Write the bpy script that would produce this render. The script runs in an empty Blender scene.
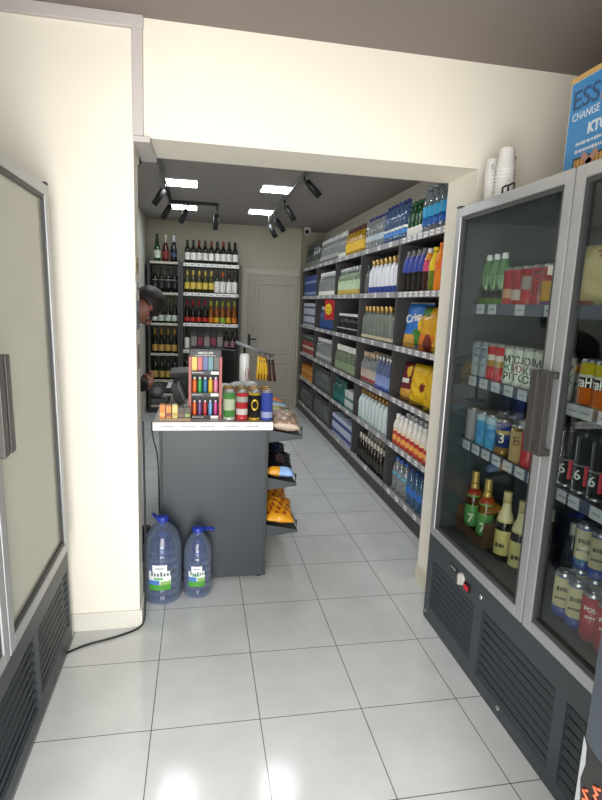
import bpy, bmesh, math, random
from mathutils import Vector, Matrix, Euler
random.seed(7)
sc = bpy.context.scene
COL = sc.collection
PI = math.pi
R = math.radians

# ------------------------------------------------------------------ materials
def lin(c):
    c /= 255.0
    return c / 12.92 if c <= .04045 else ((c + .055) / 1.055) ** 2.4
def rgb(h):
    return tuple(lin(int(h[i:i + 2], 16)) for i in (0, 2, 4)) + (1,)
MATS = {}
def M(h, rough=.5, metal=0., kind='p', fac=.25, emit=0.):
    k = (h, rough, metal, kind, fac, emit)
    if k in MATS: return MATS[k]
    m = bpy.data.materials.new(kind + '_' + h); m.use_nodes = True
    nt = m.node_tree; b = nt.nodes['Principled BSDF']; out = nt.nodes['Material Output']
    b.inputs['Base Color'].default_value = rgb(h)
    b.inputs['Roughness'].default_value = rough; b.inputs['Metallic'].default_value = metal
    if kind == 'c':          # clear or tinted see-through plastic and glass
        cc = rgb(h); b.inputs['Base Color'].default_value = (cc[0] * .8, cc[1] * .8, cc[2] * .8, 1)
        t = nt.nodes.new('ShaderNodeBsdfTransparent'); t.inputs[0].default_value = rgb(h)
        lw = nt.nodes.new('ShaderNodeLayerWeight'); lw.inputs[0].default_value = .35
        mp = nt.nodes.new('ShaderNodeMapRange'); mp.inputs[3].default_value = fac; mp.inputs[4].default_value = min(1, fac + .5)
        nt.links.new(lw.outputs['Facing'], mp.inputs[0])
        mx = nt.nodes.new('ShaderNodeMixShader')
        nt.links.new(mp.outputs[0], mx.inputs[0]); nt.links.new(t.outputs[0], mx.inputs[1]); nt.links.new(b.outputs[0], mx.inputs[2])
        g = nt.nodes.new('ShaderNodeBsdfGlossy'); g.inputs['Roughness'].default_value = .05
        fr = nt.nodes.new('ShaderNodeFresnel'); fr.inputs[0].default_value = 1.5
        m2 = nt.nodes.new('ShaderNodeMixShader')
        nt.links.new(fr.outputs[0], m2.inputs[0]); nt.links.new(mx.outputs[0], m2.inputs[1]); nt.links.new(g.outputs[0], m2.inputs[2])
        nt.links.new(m2.outputs[0], out.inputs[0])
    if kind == 'g':          # window pane
        t = nt.nodes.new('ShaderNodeBsdfTransparent'); t.inputs[0].default_value = rgb(h)
        g = nt.nodes.new('ShaderNodeBsdfGlossy'); g.inputs['Roughness'].default_value = rough
        f = nt.nodes.new('ShaderNodeFresnel'); f.inputs[0].default_value = 1.5
        mp = nt.nodes.new('ShaderNodeMath'); mp.operation = 'MULTIPLY'; mp.inputs[1].default_value = fac
        nt.links.new(f.outputs[0], mp.inputs[0])
        mx = nt.nodes.new('ShaderNodeMixShader')
        nt.links.new(mp.outputs[0], mx.inputs[0]); nt.links.new(t.outputs[0], mx.inputs[1]); nt.links.new(g.outputs[0], mx.inputs[2])
        nt.links.new(mx.outputs[0], out.inputs[0])
    if emit:
        b.inputs['Emission Color'].default_value = rgb(h); b.inputs['Emission Strength'].default_value = emit
    MATS[k] = m
    return m
def C(h, fac=.22): return M(h, .08, 0, 'c', fac)

def bumpy(m, scale, strength, vary=0.):
    nt = m.node_tree; b = nt.nodes['Principled BSDF']
    tc = nt.nodes.new('ShaderNodeTexCoord'); n = nt.nodes.new('ShaderNodeTexNoise')
    n.inputs['Scale'].default_value = scale; n.inputs['Detail'].default_value = 5
    nt.links.new(tc.outputs['Object'], n.inputs['Vector'])
    bp = nt.nodes.new('ShaderNodeBump'); bp.inputs['Strength'].default_value = strength; bp.inputs['Distance'].default_value = .01
    nt.links.new(n.outputs[0], bp.inputs['Height']); nt.links.new(bp.outputs[0], b.inputs['Normal'])
    return m

WALL = bumpy(M('f1ebdd', .75), 60, .08)
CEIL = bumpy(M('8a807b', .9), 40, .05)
CEILB = bumpy(M('a09a96', .9), 40, .05)
WHITE = M('e9e7e2', .5)
TRIMM = M('c6bfbd', .45)
CHAR = M('3a4045', .45)          # charcoal sheet metal
CHAR2 = M('34383a', .5)
SHELF = M('3b3a39', .5)
ALU = M('b3b4b6', .38, .55)
BLACK = M('151617', .45)
DARK = M('222427', .6)
TAG = M('f0efec', .5)
INK = M('50535a', .6)
STRIP = M('a29fa3', .35)
CHROME = M('d0d0d0', .18, 1.)
LID = M('b9bbbd', .28, .85)
GOLDLID = M('b59252', .3, .8)

# floor tiles: grout grid from object coordinates
def floor_mat():
    m = bpy.data.materials.new('floor_tiles'); m.use_nodes = True
    nt = m.node_tree; b = nt.nodes['Principled BSDF']
    tc = nt.nodes.new('ShaderNodeTexCoord'); sp = nt.nodes.new('ShaderNodeSeparateXYZ')
    nt.links.new(tc.outputs['Object'], sp.inputs[0])
    T = .4066
    def line(sock, off):
        a = nt.nodes.new('ShaderNodeMath'); a.operation = 'SUBTRACT'; a.inputs[1].default_value = off - T * 60
        nt.links.new(sock, a.inputs[0])
        w = nt.nodes.new('ShaderNodeMath'); w.operation = 'PINGPONG'; w.inputs[1].default_value = T / 2
        nt.links.new(a.outputs[0], w.inputs[0])
        l = nt.nodes.new('ShaderNodeMath'); l.operation = 'LESS_THAN'; l.inputs[1].default_value = .0019
        nt.links.new(w.outputs[0], l.inputs[0]); return l
    lx = line(sp.outputs[0], -.1653); ly = line(sp.outputs[1], 3.4496)
    mx = nt.nodes.new('ShaderNodeMath'); mx.operation = 'MAXIMUM'
    nt.links.new(lx.outputs[0], mx.inputs[0]); nt.links.new(ly.outputs[0], mx.inputs[1])
    n = nt.nodes.new('ShaderNodeTexNoise'); n.inputs['Scale'].default_value = 5; n.inputs['Detail'].default_value = 6
    nt.links.new(tc.outputs['Object'], n.inputs['Vector'])
    cr = nt.nodes.new('ShaderNodeValToRGB')
    cr.color_ramp.elements[0].position = .3; cr.color_ramp.elements[0].color = rgb('cfd1d1')
    cr.color_ramp.elements[1].position = .75; cr.color_ramp.elements[1].color = rgb('dbdddc')
    nt.links.new(n.outputs[0], cr.inputs[0])
    c = nt.nodes.new('ShaderNodeMix'); c.data_type = 'RGBA'
    nt.links.new(mx.outputs[0], c.inputs['Factor']); nt.links.new(cr.outputs[0], c.inputs['A'])
    c.inputs['B'].default_value = rgb('6a6a66')
    nt.links.new(c.outputs['Result'], b.inputs['Base Color'])
    n2 = nt.nodes.new('ShaderNodeTexNoise'); n2.inputs['Scale'].default_value = 90
    nt.links.new(tc.outputs['Object'], n2.inputs['Vector'])
    bp = nt.nodes.new('ShaderNodeBump'); bp.inputs['Strength'].default_value = .06; bp.inputs['Distance'].default_value = .004
    nt.links.new(n2.outputs[0], bp.inputs['Height']); nt.links.new(bp.outputs[0], b.inputs['Normal'])
    b.inputs['Roughness'].default_value = .13
    return m

# ------------------------------------------------------------------ mesh tools
class MB:
    """collects shapes for ONE mesh"""
    def __init__(s): s.v = []; s.f = []; s.mi = []; s.mats = []; s.sm = []
    def m(s, mat):
        if mat not in s.mats: s.mats.append(mat)
        return s.mats.index(mat)
    def add(s, vs, fs, mat, smooth=False):
        o = len(s.v); i = s.m(mat); s.v += [tuple(p) for p in vs]
        for f in fs: s.f.append([o + k for k in f]); s.mi.append(i); s.sm.append(smooth)
        return s
    def box(s, x0, x1, y0, y1, z0, z1, mat, mx=None):
        vs = [Vector(p) for p in ((x0,y0,z0),(x1,y0,z0),(x1,y1,z0),(x0,y1,z0),(x0,y0,z1),(x1,y0,z1),(x1,y1,z1),(x0,y1,z1))]
        if mx is not None: vs = [mx @ p for p in vs]
        return s.add(vs, [(0,3,2,1),(4,5,6,7),(0,1,5,4),(1,2,6,5),(2,3,7,6),(3,0,4,7)], mat)
    def tube(s, pts, r, mat, n=8):
        pts = [Vector(p) for p in pts]; vs = []; fs = []
        for i, p in enumerate(pts):
            d = (pts[min(i + 1, len(pts) - 1)] - pts[max(i - 1, 0)]).normalized()
            a = d.cross(Vector((0, 0, 1)) if abs(d.z) < .9 else Vector((1, 0, 0))).normalized(); b = d.cross(a)
            rr = r[i] if isinstance(r, (list, tuple)) else r
            vs += [p + rr * (a * math.cos(2 * PI * k / n) + b * math.sin(2 * PI * k / n)) for k in range(n)]
        for i in range(len(pts) - 1):
            for k in range(n):
                k2 = (k + 1) % n; fs.append((i*n+k, i*n+k2, (i+1)*n+k2, (i+1)*n+k))
        fs.append(tuple(range(n))[::-1]); fs.append(tuple((len(pts)-1)*n + k for k in range(n)))
        return s.add(vs, fs, mat, True)
    def lathe(s, prof, mat, n=14, cx=0, cy=0, mx=None, caps=True):
        """prof: [(r, z)] or [(r, z, material of the band above)]"""
        vs = []; 
        for p in prof:
            for k in range(n):
                a = 2 * PI * k / n
                q = Vector((cx + p[0] * math.cos(a), cy + p[0] * math.sin(a), p[1]))
                vs.append(mx @ q if mx is not None else q)
        o = len(s.v); s.v += [tuple(q) for q in vs]
        for i in range(len(prof) - 1):
            mi = s.m(prof[i][2] if len(prof[i]) > 2 else mat)
            for k in range(n):
                k2 = (k + 1) % n
                s.f.append([o+i*n+k, o+i*n+k2, o+(i+1)*n+k2, o+(i+1)*n+k]); s.mi.append(mi); s.sm.append(True)
        if caps:
            mi = s.m(mat)
            s.f.append([o + k for k in range(n)][::-1]); s.mi.append(mi); s.sm.append(False)
            s.f.append([o + (len(prof)-1)*n + k for k in range(n)]); s.mi.append(mi); s.sm.append(False)
        return s
    def text(s, body, size, mat, mx, bold=0., wrapr=None, depth=.0006, fit=None, turn=0.):
        """lettering laid on a surface; local x right, y up, z out"""
        cu = bpy.data.curves.new('lettering', 'FONT'); cu.body = body; cu.size = size; cu.align_x = 'CENTER'; cu.align_y = 'CENTER'
        cu.offset = bold; cu.extrude = depth; cu.resolution_u = 3
        ob = bpy.data.objects.new('lettering', cu)
        me = bpy.data.meshes.new_from_object(ob)
        vs = [v.co.copy() for v in me.vertices]
        if fit and vs:
            w = max(v.x for v in vs) - min(v.x for v in vs)
            for v in vs: v.x *= fit / w
        if turn: vs = [Vector((v.x * math.cos(turn) - v.y * math.sin(turn), v.x * math.sin(turn) + v.y * math.cos(turn), v.z)) for v in vs]
        if wrapr:
            vs = [Vector((wrapr * math.sin(v.x / wrapr), v.y, wrapr * math.cos(v.x / wrapr) + v.z)) for v in vs]
        s.add([mx @ v for v in vs], [list(p.vertices) for p in me.polygons], mat)
        bpy.data.objects.remove(ob); bpy.data.curves.remove(cu); bpy.data.meshes.remove(me)
        return s
    def marks(s, mx, w, h, n, mat, seed=1):
        """writing too small to read in the photo: a row of small strokes"""
        rr = random.Random(seed); x = -w / 2
        while x < w / 2 - w / n * .4:
            ww = w / n * rr.uniform(.5, 1.6); hh = h * rr.uniform(.6, 1)
            x1 = min(x + ww * .75, w / 2)
            s.add([mx @ Vector(p) for p in ((x, -hh/2, .0007), (x1, -hh/2, .0007), (x1, hh/2, .0007), (x, hh/2, .0007))], [(0, 1, 2, 3)], mat)
            x += ww
        return s
    def mesh(s, name):
        me = bpy.data.meshes.new(name); me.from_pydata(s.v, [], s.f)
        for m in s.mats: me.materials.append(m)
        for p, i, t in zip(me.polygons, s.mi, s.sm): p.material_index = i; p.use_smooth = t
        me.update(); return me
    def build(s, name, parent=None, bevel=0.):
        o = bpy.data.objects.new(name, s.mesh(name)); COL.objects.link(o)
        if parent is not None: o.parent = parent
        if bevel:
            b = o.modifiers.new('bevel', 'BEVEL'); b.width = bevel; b.segments = 2; b.limit_method = 'ANGLE'
        return o
def tag(o, label=None, cat=None, group=None, kind=None):
    if label: o['label'] = label
    if cat: o['category'] = cat
    if group: o['group'] = group
    if kind: o['kind'] = kind
    return o
def thing(name, loc, label, cat, group=None, rot=(0, 0, 0)):
    o = bpy.data.objects.new(name, None); COL.objects.link(o); o.location = loc; o.rotation_euler = rot
    o.empty_display_size = .05
    return tag(o, label, cat, group)
def struct(name, mb, bevel=0):
    return tag(mb.build(name, None, bevel), kind='structure')
# a frame (local x right, y up, z out) on a face: facing -y, -x, or a tilted one
def face_y(x, y, z): return Matrix.Translation((x, y, z)) @ Matrix(((1,0,0,0),(0,0,-1,0),(0,1,0,0),(0,0,0,1)))
def face_x(x, y, z): return Matrix.Translation((x, y, z)) @ Matrix(((0,0,-1,0),(-1,0,0,0),(0,1,0,0),(0,0,0,1)))

# ------------------------------------------------------------------ camera
F_PX, YAW, PITCH, ROLL, EYE = 539.05, .1907168, .1743428, .0398437, 1.58
cy_, sy_ = math.cos(YAW), math.sin(YAW)
f = Vector((sy_, cy_, 0)); r = Vector((cy_, -sy_, 0)); u = Vector((0, 0, 1))
f2 = f * math.cos(PITCH) - u * math.sin(PITCH); u2 = u * math.cos(PITCH) + f * math.sin(PITCH)
r3 = r * math.cos(ROLL) + u2 * math.sin(ROLL); u3 = u2 * math.cos(ROLL) - r * math.sin(ROLL)
cam_d = bpy.data.cameras.new('camera'); cam = bpy.data.objects.new('camera', cam_d); COL.objects.link(cam)
cam_d.sensor_fit = 'HORIZONTAL'; cam_d.sensor_width = 36; cam_d.lens = F_PX / 602 * 36; cam_d.clip_start = .02
mw = Matrix((r3, u3, -f2)).transposed().to_4x4(); mw.translation = (0, 0, EYE)
cam.matrix_world = mw
sc.camera = cam

# ------------------------------------------------------------------ the room
XL, XR, XRB, XLB = -1.27, 1.99, 1.90, -.73      # front room left/right, back room right/left
YF, YW, YB = -.62, 2.503, 8.10                  # shop front, dividing wall, back wall
CF, CB = 2.70, 2.68
fl = MB(); fl.add([(XL,YF-1.5,0),(XR,YF-1.5,0),(XR,8.6,0),(XL,8.6,0)], [(0,1,2,3)], floor_mat()); struct('floor', fl)
struct('ceiling', MB().box(XL, XR, .56, YW, CF, CF+.08, CEIL))
struct('ceiling_back', MB().box(XLB-.1, XRB+.1, YW+.32, 8.6, CB, CB+.08, CEILB))
struct('wall_left', MB().box(XL-.1, XL, .56, YW, 0, CF, WALL))
struct('wall_right', MB().box(XR, XR+.1, .56, YW, 0, CF, WALL))
struct('wall_back_left', MB().box(XLB-.1, XLB, YW+.32, 8.6, 0, CB, M('d6d4c8', .6)))
struct('wall_back_right', MB().box(XRB, XRB+.1, YW+.32, 8.6, 0, CB, WALL))
# dividing wall with its opening
struct('wall_divider_left', MB().box(XL, -.275, YW, YW+.15, 0, 2.245, WALL).box(XL, -.285, YW+.15, YW+.32, 2.205, 2.245, WALL))
struct('wall_divider_right', MB().box(1.29, XR, YW, YW+.31, 0, 2.245, WALL))
struct('wall_divider_header', MB().box(XL, XR, YW, YW+.32, 2.245, CF, WALL))
# end wall round the door, then the recess past its corner
bw = MB(); WB = bumpy(M('b3af9c', .7), 60, .06)
bw.box(XLB, .70, YB, YB+.1, 0, CB, WB).box(1.455, 1.48, YB, YB+.1, 0, CB, WB).box(.70, 1.455, YB, YB+.1, 2.0, CB, WB)
struct('wall_back', bw)
struct('wall_back_recess', MB().box(1.48, XRB, YB+.28, YB+.38, 0, CB, WB).box(1.46, 1.48, YB+.1, YB+.38, 0, CB, WB))
# shop front beside the viewer, who stands in the open entrance
fw = MB(); fw.box(XL, -.60, .56, .70, 0, CF, WALL).box(.815, XR, .56, .70, 0, CF, WALL).box(-.60, .815, .56, .70, 2.38, CF, WALL)
struct('wall_front', fw)
struct('baseboard_left', MB().box(XL, -.275, YW-.012, YW, 0, .09, M('dedbd2', .35)).box(-.275, -.263, YW-.012, YW+.15, 0, .09, M('dedbd2', .35)), .002)
struct('baseboard_right', MB().box(1.278, 1.6, YW-.012, YW, 0, .09, M('d5ceb8', .4)).box(1.278, 1.29, YW, YW+.31, 0, .09, M('d5ceb8', .4)), .002)
struct('baseboard_back', MB().box(.58, .62, YB-.012, YB, 0, .08, M('d3cfba', .4)), .002)
# plastic cable duct: along the ceiling, down to the opening, under the header
struct('trim_1', MB().box(XL, -.229, YW-.024, YW, 2.652, CF, TRIMM).box(-.275, -.232, YW-.024, YW, 2.246, 2.652, TRIMM)
       .box(-.275, -.205, YW-.024, YW+.32, 2.222, 2.245, TRIMM), .003)
# door in the end wall
DOORM = M('aca699', .45)
d = tag(bpy.data.objects.new('door_1', None), kind='structure'); COL.objects.link(d); d.location = (.70, YB, 0)
lf = MB(); lf.box(.005, .75, .03, .07, .005, 1.995, DOORM)
def panel(mb, x0, x1, z0, z1):
    for a in ((x0,x1,z0,z0+.022),(x0,x1,z1-.022,z1),(x0,x0+.022,z0,z1),(x1-.022,x1,z0,z1)):
        mb.box(a[0], a[1], .014, .03, a[2], a[3], M('b6b1a4', .4))
    mb.box(x0+.05, x1-.05, .022, .03, z0+.05, z1-.05, DOORM)
panel(lf, .12, .68, .84, 1.88); panel(lf, .12, .68, .14, .72)
lf.build('door_leaf', d, .003)
MB().box(-.075, 0, -.015, .02, 0, 2.085, M('b8b3a6', .45)).box(0, .76, -.015, .02, 2.0, 2.085, M('b8b3a6', .45)).build('door_frame', d, .004)
hd = MB(); hd.box(.02, .058, .012, .03, .92, 1.12, BLACK).tube([(.04, .03, 1.05), (.04, -.03, 1.05), (.14, -.03, 1.05)], .01, BLACK); hd.build('door_handle', d)

# ------------------------------------------------------------------ products
NORM = {
 'spirit': [(.0,0),(.93,0),(1,.02),(1,.60),(.86,.69),(.42,.78),(.36,.82),(.36,.92)],
 'water': [(.0,0),(.88,0),(1,.03),(1,.18),(.95,.205),(1,.23),(1,.36),(.95,.385),(1,.41),(1,.62),(.82,.76),(.5,.87),(.36,.93)],
 'beer': [(.0,0),(.95,0),(1,.02),(1,.54),(.86,.63),(.52,.74),(.42,.84),(.40,.97)],
 'wine': [(.0,0),(.95,0),(1,.012),(1,.58),(.86,.66),(.46,.74),(.38,.78),(.37,.99)],
 'champ': [(.0,0),(.95,0),(1,.012),(1,.42),(.88,.54),(.5,.72),(.40,.84),(.38,.98)],
 'juice': [(.0,0),(.9,0),(1,.03),(1,.45),(.92,.5),(1,.56),(.95,.68),(.55,.82),(.42,.92)],
}
def rad(shape, t):
    p = NORM[shape]
    for (r0, z0), (r1, z1) in zip(p, p[1:]):
        if z0 <= t <= z1 and z1 > z0: return r0 + (r1 - r0) * (t - z0) / (z1 - z0)
    return p[-1][0]
PROTO = {}
def bottle(key, shape, Rr, H, body, cap, capz=.9, label=(), capname='cap', extra=None, n=14, capw=None):
    parts = []
    parts.append(('body', MB().lathe([(max(a, .001) * Rr, z * H) for a, z in NORM[shape]], body, n).mesh(key + '_body')))
    cm = MB(); zs = [capz] + [z for _, z in NORM[shape] if capz < z < .99] + [1.0]
    pr = [((rad(shape, min(z, .97)) * Rr + .0025) if capw is None else capw, z * H) for z in zs]
    pr = pr[:-1] + [(pr[-1][0], H * 1.004 - .002), (pr[-1][0] * .8, H * 1.004)]
    cm.lathe(pr, cap, n); parts.append((capname, cm.mesh(key + '_' + capname)))
    if label:
        lm = MB(); prof = []
        for z0, z1, m in label:
            zz = [z0] + [z for _, z in NORM[shape] if z0 < z < z1] + [z1]
            for z in zz: prof.append((rad(shape, z) * Rr + .0012, z * H, m))
        lm.lathe(prof, label[0][2], n, caps=False)
        parts.append(('label', lm.mesh(key + '_label')))
    if extra:
        for nm, mb in extra: parts.append((nm, mb.mesh(key + '_' + nm)))
    PROTO[key] = parts
def can(key, Rr, H, bands, lid=None, n=18, extra=None, metal=.35):
    """bands: [(z0, z1, material)] from bottom to top, fractions of H"""
    lid = lid or LID
    prof = [(Rr * .78, 0, bands[0][2]), (Rr * .97, H * .03, bands[0][2])]
    for z0, z1, m in bands:
        prof.append((Rr, max(z0, .04) * H, m)); prof.append((Rr, z1 * H * .93 if z1 >= 1 else z1 * H, m))
    b = MB().lathe(prof, bands[0][2], n)
    l = MB().lathe([(Rr, .93 * H), (Rr * .86, .975 * H), (Rr * .86, H), (Rr * .80, H), (Rr * .78, .985 * H), (.001, .985 * H)], lid, n, caps=False)
    l.box(-.006, .006, -Rr * .1, Rr * .5, .985 * H, .992 * H, lid)
    PROTO[key] = [('body', b.mesh(key + '_body')), ('lid', l.mesh(key + '_lid'))] + [(nm, mb.mesh(key + '_' + nm)) for nm, mb in (extra or [])]
def carton(key, w, dpt, h, m, bands=()):
    """a printed box: bands are (z0, z1, material) fractions round all four sides"""
    mb = MB().box(-w/2, w/2, -dpt/2, dpt/2, 0, h, m)
    for z0, z1, bm in bands: mb.box(-w/2-.0008, w/2+.0008, -dpt/2-.0008, dpt/2+.0008, z0*h, z1*h, bm)
    PROTO[key] = [(None, mb.mesh(key))]
def bag(key, w, h, t, col, seed=0, nu=22, nv=26, logo=None):
    """filled foil pillow bag; col(u, v) gives the print, u across, v up; front is -y"""
    rr = random.Random(seed); ph = [rr.uniform(0, 6) for _ in range(6)]
    mb = MB(); grid = {}
    for side in (-1, 1):
        for j in range(nv + 1):
            for i in range(nu + 1):
                uu = 2 * i / nu - 1; vv = 2 * j / nv - 1
                e = max(0, 1 - abs(uu) ** 3.2) ** .6 * max(0, 1 - abs(vv) ** 5) ** .7
                wr = .10 * math.sin(7 * uu + ph[0] + 3 * vv) * math.cos(6 * vv + ph[1]) + .07 * math.sin(13 * vv + ph[2] + 4 * uu)
                edge = abs(vv) > .9
                y = side * t / 2 * e * (1 + wr * (1.6 - e)) + (.002 * math.sin(i * 2.2) if edge else 0)
                x = uu * w / 2 * (1 - .07 * max(0, 1 - vv * vv)) ; z = h * (vv + 1) / 2
                grid[side, i, j] = len(mb.v); mb.v.append((x, y, z))
        for j in range(nv):
            for i in range(nu):
                q = [grid[side, i, j], grid[side, i+1, j], grid[side, i+1, j+1], grid[side, i, j+1]]
                if side > 0: q.reverse()
                mb.f.append(q); mb.mi.append(mb.m(col((i + .5) / nu * 2 - 1, (j + .5) / nv * 2 - 1))); mb.sm.append(True)
    parts = [('packet', mb.mesh(key + '_packet'))]
    if logo:
        txt, size, m, z, tilt = logo
        lm = MB().text(txt, size, m, face_y(0, -t * .53, z) @ Matrix.Rotation(tilt, 4, 'Z'), bold=.002)
        parts.append(('logo', lm.mesh(key + '_logo')))
    PROTO[key] = parts if logo else [(None, parts[0][1])]

def put(key, name, loc, label, cat, group=None, rot=(0, 0, 0)):
    pr = PROTO[key]; loc = (loc[0], loc[1], loc[2] + .0008)
    if len(pr) == 1 and pr[0][0] is None:
        o = bpy.data.objects.new(name, pr[0][1]); COL.objects.link(o); o.location = loc; o.rotation_euler = rot
        return tag(o, label, cat, group)
    t = thing(name, loc, label, cat, group, rot)
    for nm, me in pr:
        c = bpy.data.objects.new(nm, me); COL.objects.link(c); c.parent = t
    return t
ORD = 'first second third fourth fifth sixth seventh eighth ninth tenth eleventh twelfth thirteenth fourteenth'.split()
def row(key, name, cat, desc, place, n, x, y0, y1, z, rz=-PI/2, back=0, dx=.094, group=None, jit=.002, end='near end'):
    """n in front along y from the near end y0 to y1, plus `back` rows behind"""
    for b in range(back + 1):
        for i in range(n):
            y = y0 + (y1 - y0) * (i / (n - 1) if n > 1 else .5)
            w = '' if b == 0 else (' behind' if b == 1 else ' far behind')
            put(key, name, (x + b * dx + random.uniform(-jit, jit), y + random.uniform(-jit, jit), z),
                f'{desc}, {ORD[i]}{w} from {end}, {place}' if n > 1 else f'{desc},{" at the back of" if b else " at the front of"} {place}', cat, group or f'{desc}s, {place}', (0, 0, rz + random.uniform(-.2, .2)))

# ------------------------------------------------------------------ right-hand shelving: five bays
BAYS = [(3.05, 4.06), (4.06, 5.06), (5.06, 6.05), (6.05, 7.07), (7.07, 8.07)]
BAYN = ['nearest bay', 'second bay', 'middle bay', 'fourth bay', 'farthest bay']
SHN = ['top shelf', 'second shelf', 'third shelf', 'fourth shelf', 'fifth shelf', 'bottom shelf']
LV = [2.105, 1.708, 1.298, .893, .533, .155]
XF, XBK = 1.51, 1.89
def tag_mb(n, y0, y1, w=.05, h=.034):
    return [y0 + (y1 - y0) * (i + .5) / n for i in range(n)]
for bi, (y0, y1) in enumerate(BAYS):
    t = thing('shelving_unit', (XF, y0, 0), f'charcoal metal shelving bay with drinks, {["the nearest to the opening","second from the opening","in the middle of the run","second from the end wall","beside the grey door"][bi]}', 'shelves', 'bays of the right-hand shelving')
    L = y1 - y0
    MB().box(.0, .36, .004, L-.004, .01, LV[5]-.03, SHELF).box(.03, .3, .02, L-.02, 0, .012, BLACK).build('plinth', t, .003)
    MB().box(.362, .378, 0, L, .1, 2.08, M('4c4a48', .6)).build('back_panel', t)
    MB().box(.004, .362, 0, .04, LV[5]-.03, 2.10, SHELF).build('upright', t, .002)
    if bi == 4: MB().box(.004, .362, L-.03, L, LV[5]-.03, 2.10, SHELF).build('upright', t, .002)
    for li, z in enumerate(LV):
        e = L - (.03 if bi == 4 else 0)
        s = MB().box(.006, .362, .041, e-.001, z-.042, z-.022, M('8b8886', .4) if li == 5 else SHELF).build('shelf', t)
        MB().box(-.006, .006, .041, e-.001, z-.042, z, STRIP).build('price_strip', s)
        nt = [7, 3, 3, 3, 2][bi] + (2 if bi == 0 and li < 2 else 0) if li < 5 else (5 if bi == 0 else 1)
        for yy in tag_mb(nt, .07, L-.04):
            yy += random.uniform(-.03, .03) if bi else 0
            MB().box(-.0085, -.006, yy-.026, yy+.026, z-.038, z-.003, TAG).box(-.009, -.0085, yy-.018, yy+.018, z-.024, z-.016, M('a2a4a9', .6)).build('price_tag', s)
        if bi == 0 and li in (2, 3):
            MB().tube([(.01, .06, z+.035), (.01, L-.02, z+.035)], .003, BLACK).build('wire_guard', s)
ZS = [z - .021 for z in LV]
def pl(b, s): return f"{BAYN[b]}'s {SHN[s]}"

W_ = M('e8e8e6', .45); CAPW = M('e4e6e8', .4); CAPB = M('26357a', .4); GOLD = M('c9a560', .3, .7); SILV = M('b9bcc0', .3, .8)
clearA = C('f0f6f6', .16); clearG = C('e6efe4', .15); blueA = C('8fb6e4', .16); blueD = C('3566b8', .3); greenA = C('2f7a3f', .35)
LBLUE = M('2f9fd0', .4); LB2 = M('1f5fb0', .4); LBD = M('2a3f8c', .4); LWH = M('e6e4dd', .5); LYE = M('e2b62c', .45); LRE = M('b32a2c', .45); LGR = M('3c8a4a', .5)
bottle('sparkling', 'water', .043, .33, C('dfeaf0', .13), C('cfe0ea', .5), .94, [(.2, .36, LB2), (.36, .58, LBLUE)])
bottle('greenmini', 'spirit', .031, .27, greenA, M('2c6b38', .4), .92, [(.06, .34, LWH)])
bottle('bluewater', 'water', .040, .32, blueA, CAPB, .93, [(.22, .34, M('3f7fc4', .4)), (.34, .40, LWH)])
bottle('clearwater', 'water', .038, .30, clearA, CAPB, .93, [(.30, .46, M('b9c6ce', .4))])
bottle('lowwater', 'water', .038, .27, C('7fb3dd', .24), CAPB, .92, [(.3, .5, M('2f6fc0', .4))])
bottle('lowclear', 'water', .038, .27, clearA, M('2f62b8', .4), .92, [(.5, .58, M('5fa8c8', .4))])
bottle('whitevodka', 'spirit', .041, .315, M('dcdde4', .3), GOLD, .84, [(.08, .24, LBD)])
bottle('clearvodka', 'spirit', .040, .315, clearG, GOLD, .84, [(.1, .18, M('c9bfa0', .5))])
bottle('silvervodka', 'spirit', .036, .30, clearA, M('d3d5d6', .3), .84, [(.2, .34, M('a9aaa6', .5))])
bottle('redvodka', 'spirit', .036, .30, clearA, M('b9a48c', .4, .3), .84, [(.12, .22, M('8a2d2a', .5)), (.22, .5, M('a89a8c', .5))])
bottle('bluevodka', 'spirit', .036, .30, C('9db0e0', .3), SILV, .84, [(.05, .16, LBD), (.16, .48, M('7787b8', .45))])
bottle('frosted', 'spirit', .040, .30, M('c4d2d2', .35), M('8a6b3c', .35, .5), .84, [(.04, .1, M('98a4a4', .5))])
bottle('darkbeer', 'beer', .034, .25, M('1d1712', .12), M('b8b4a6', .4, .3), .8, [(.12, .42, M('2d2a28', .5))])
bottle('oil', 'spirit', .037, .29, C('e0b51c', .5), M('4a2018', .4), .86, [(.2, .5, LYE)])
bottle('greenvodka', 'spirit', .040, .30, C('c3d6b2', .3), SILV, .84, [(.08, .24, M('b59a3a', .5)), (.24, .55, M('a9bf9c', .5))])
bottle('palevodka', 'spirit', .040, .30, clearA, M('e2e2de', .4), .84, [(.08, .24, M('e2e2d6', .5))])
bottle('blackmini', 'beer', .033, .23, M('141416', .15), CAPW, .88, [(.30, .35, M('a9a7a2', .5))])
bottle('greenclear', 'spirit', .036, .29, C('b6c7a6', .28), M('d7d8cf', .4), .8, [(.1, .4, M('7f8f70', .5))])
bottle('teal', 'spirit', .038, .27, C('2e7f78', .5), M('1d4d49', .4), .84, [(.15, .4, M('25655f', .5))])
bottle('bluespirit', 'spirit', .036, .29, C('4a79c0', .35), SILV, .84, [(.15, .4, M('2c4a86', .5))])
bottle('smoke', 'spirit', .036, .28, C('8c9390', .35), M('3d3f40', .4), .84, [(.15, .42, M('565a58', .5))])
bottle('slimdark', 'champ', .033, .34, C('5a6658', .4), M('3b3f36', .4), .8, [(.1, .3, M('6f7268', .5))])
bottle('cola', 'water', .042, .32, M('180f0c', .1), M('6f6a70', .45), .86, [(.5, .86, M('2c3f94', .4))])
bottle('energy', 'water', .042, .31, M('3a1a14', .15), M('d7d0d8', .4), .9, [(.5, .74, M('c8406a', .4)), (.74, .9, M('d98a2c', .4))])
bottle('lemonade', 'juice', .042, .31, C('8fa21f', .6), M('e2cb1f', .4), .92, [(.5, .9, M('e8c81e', .4))])
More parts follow.
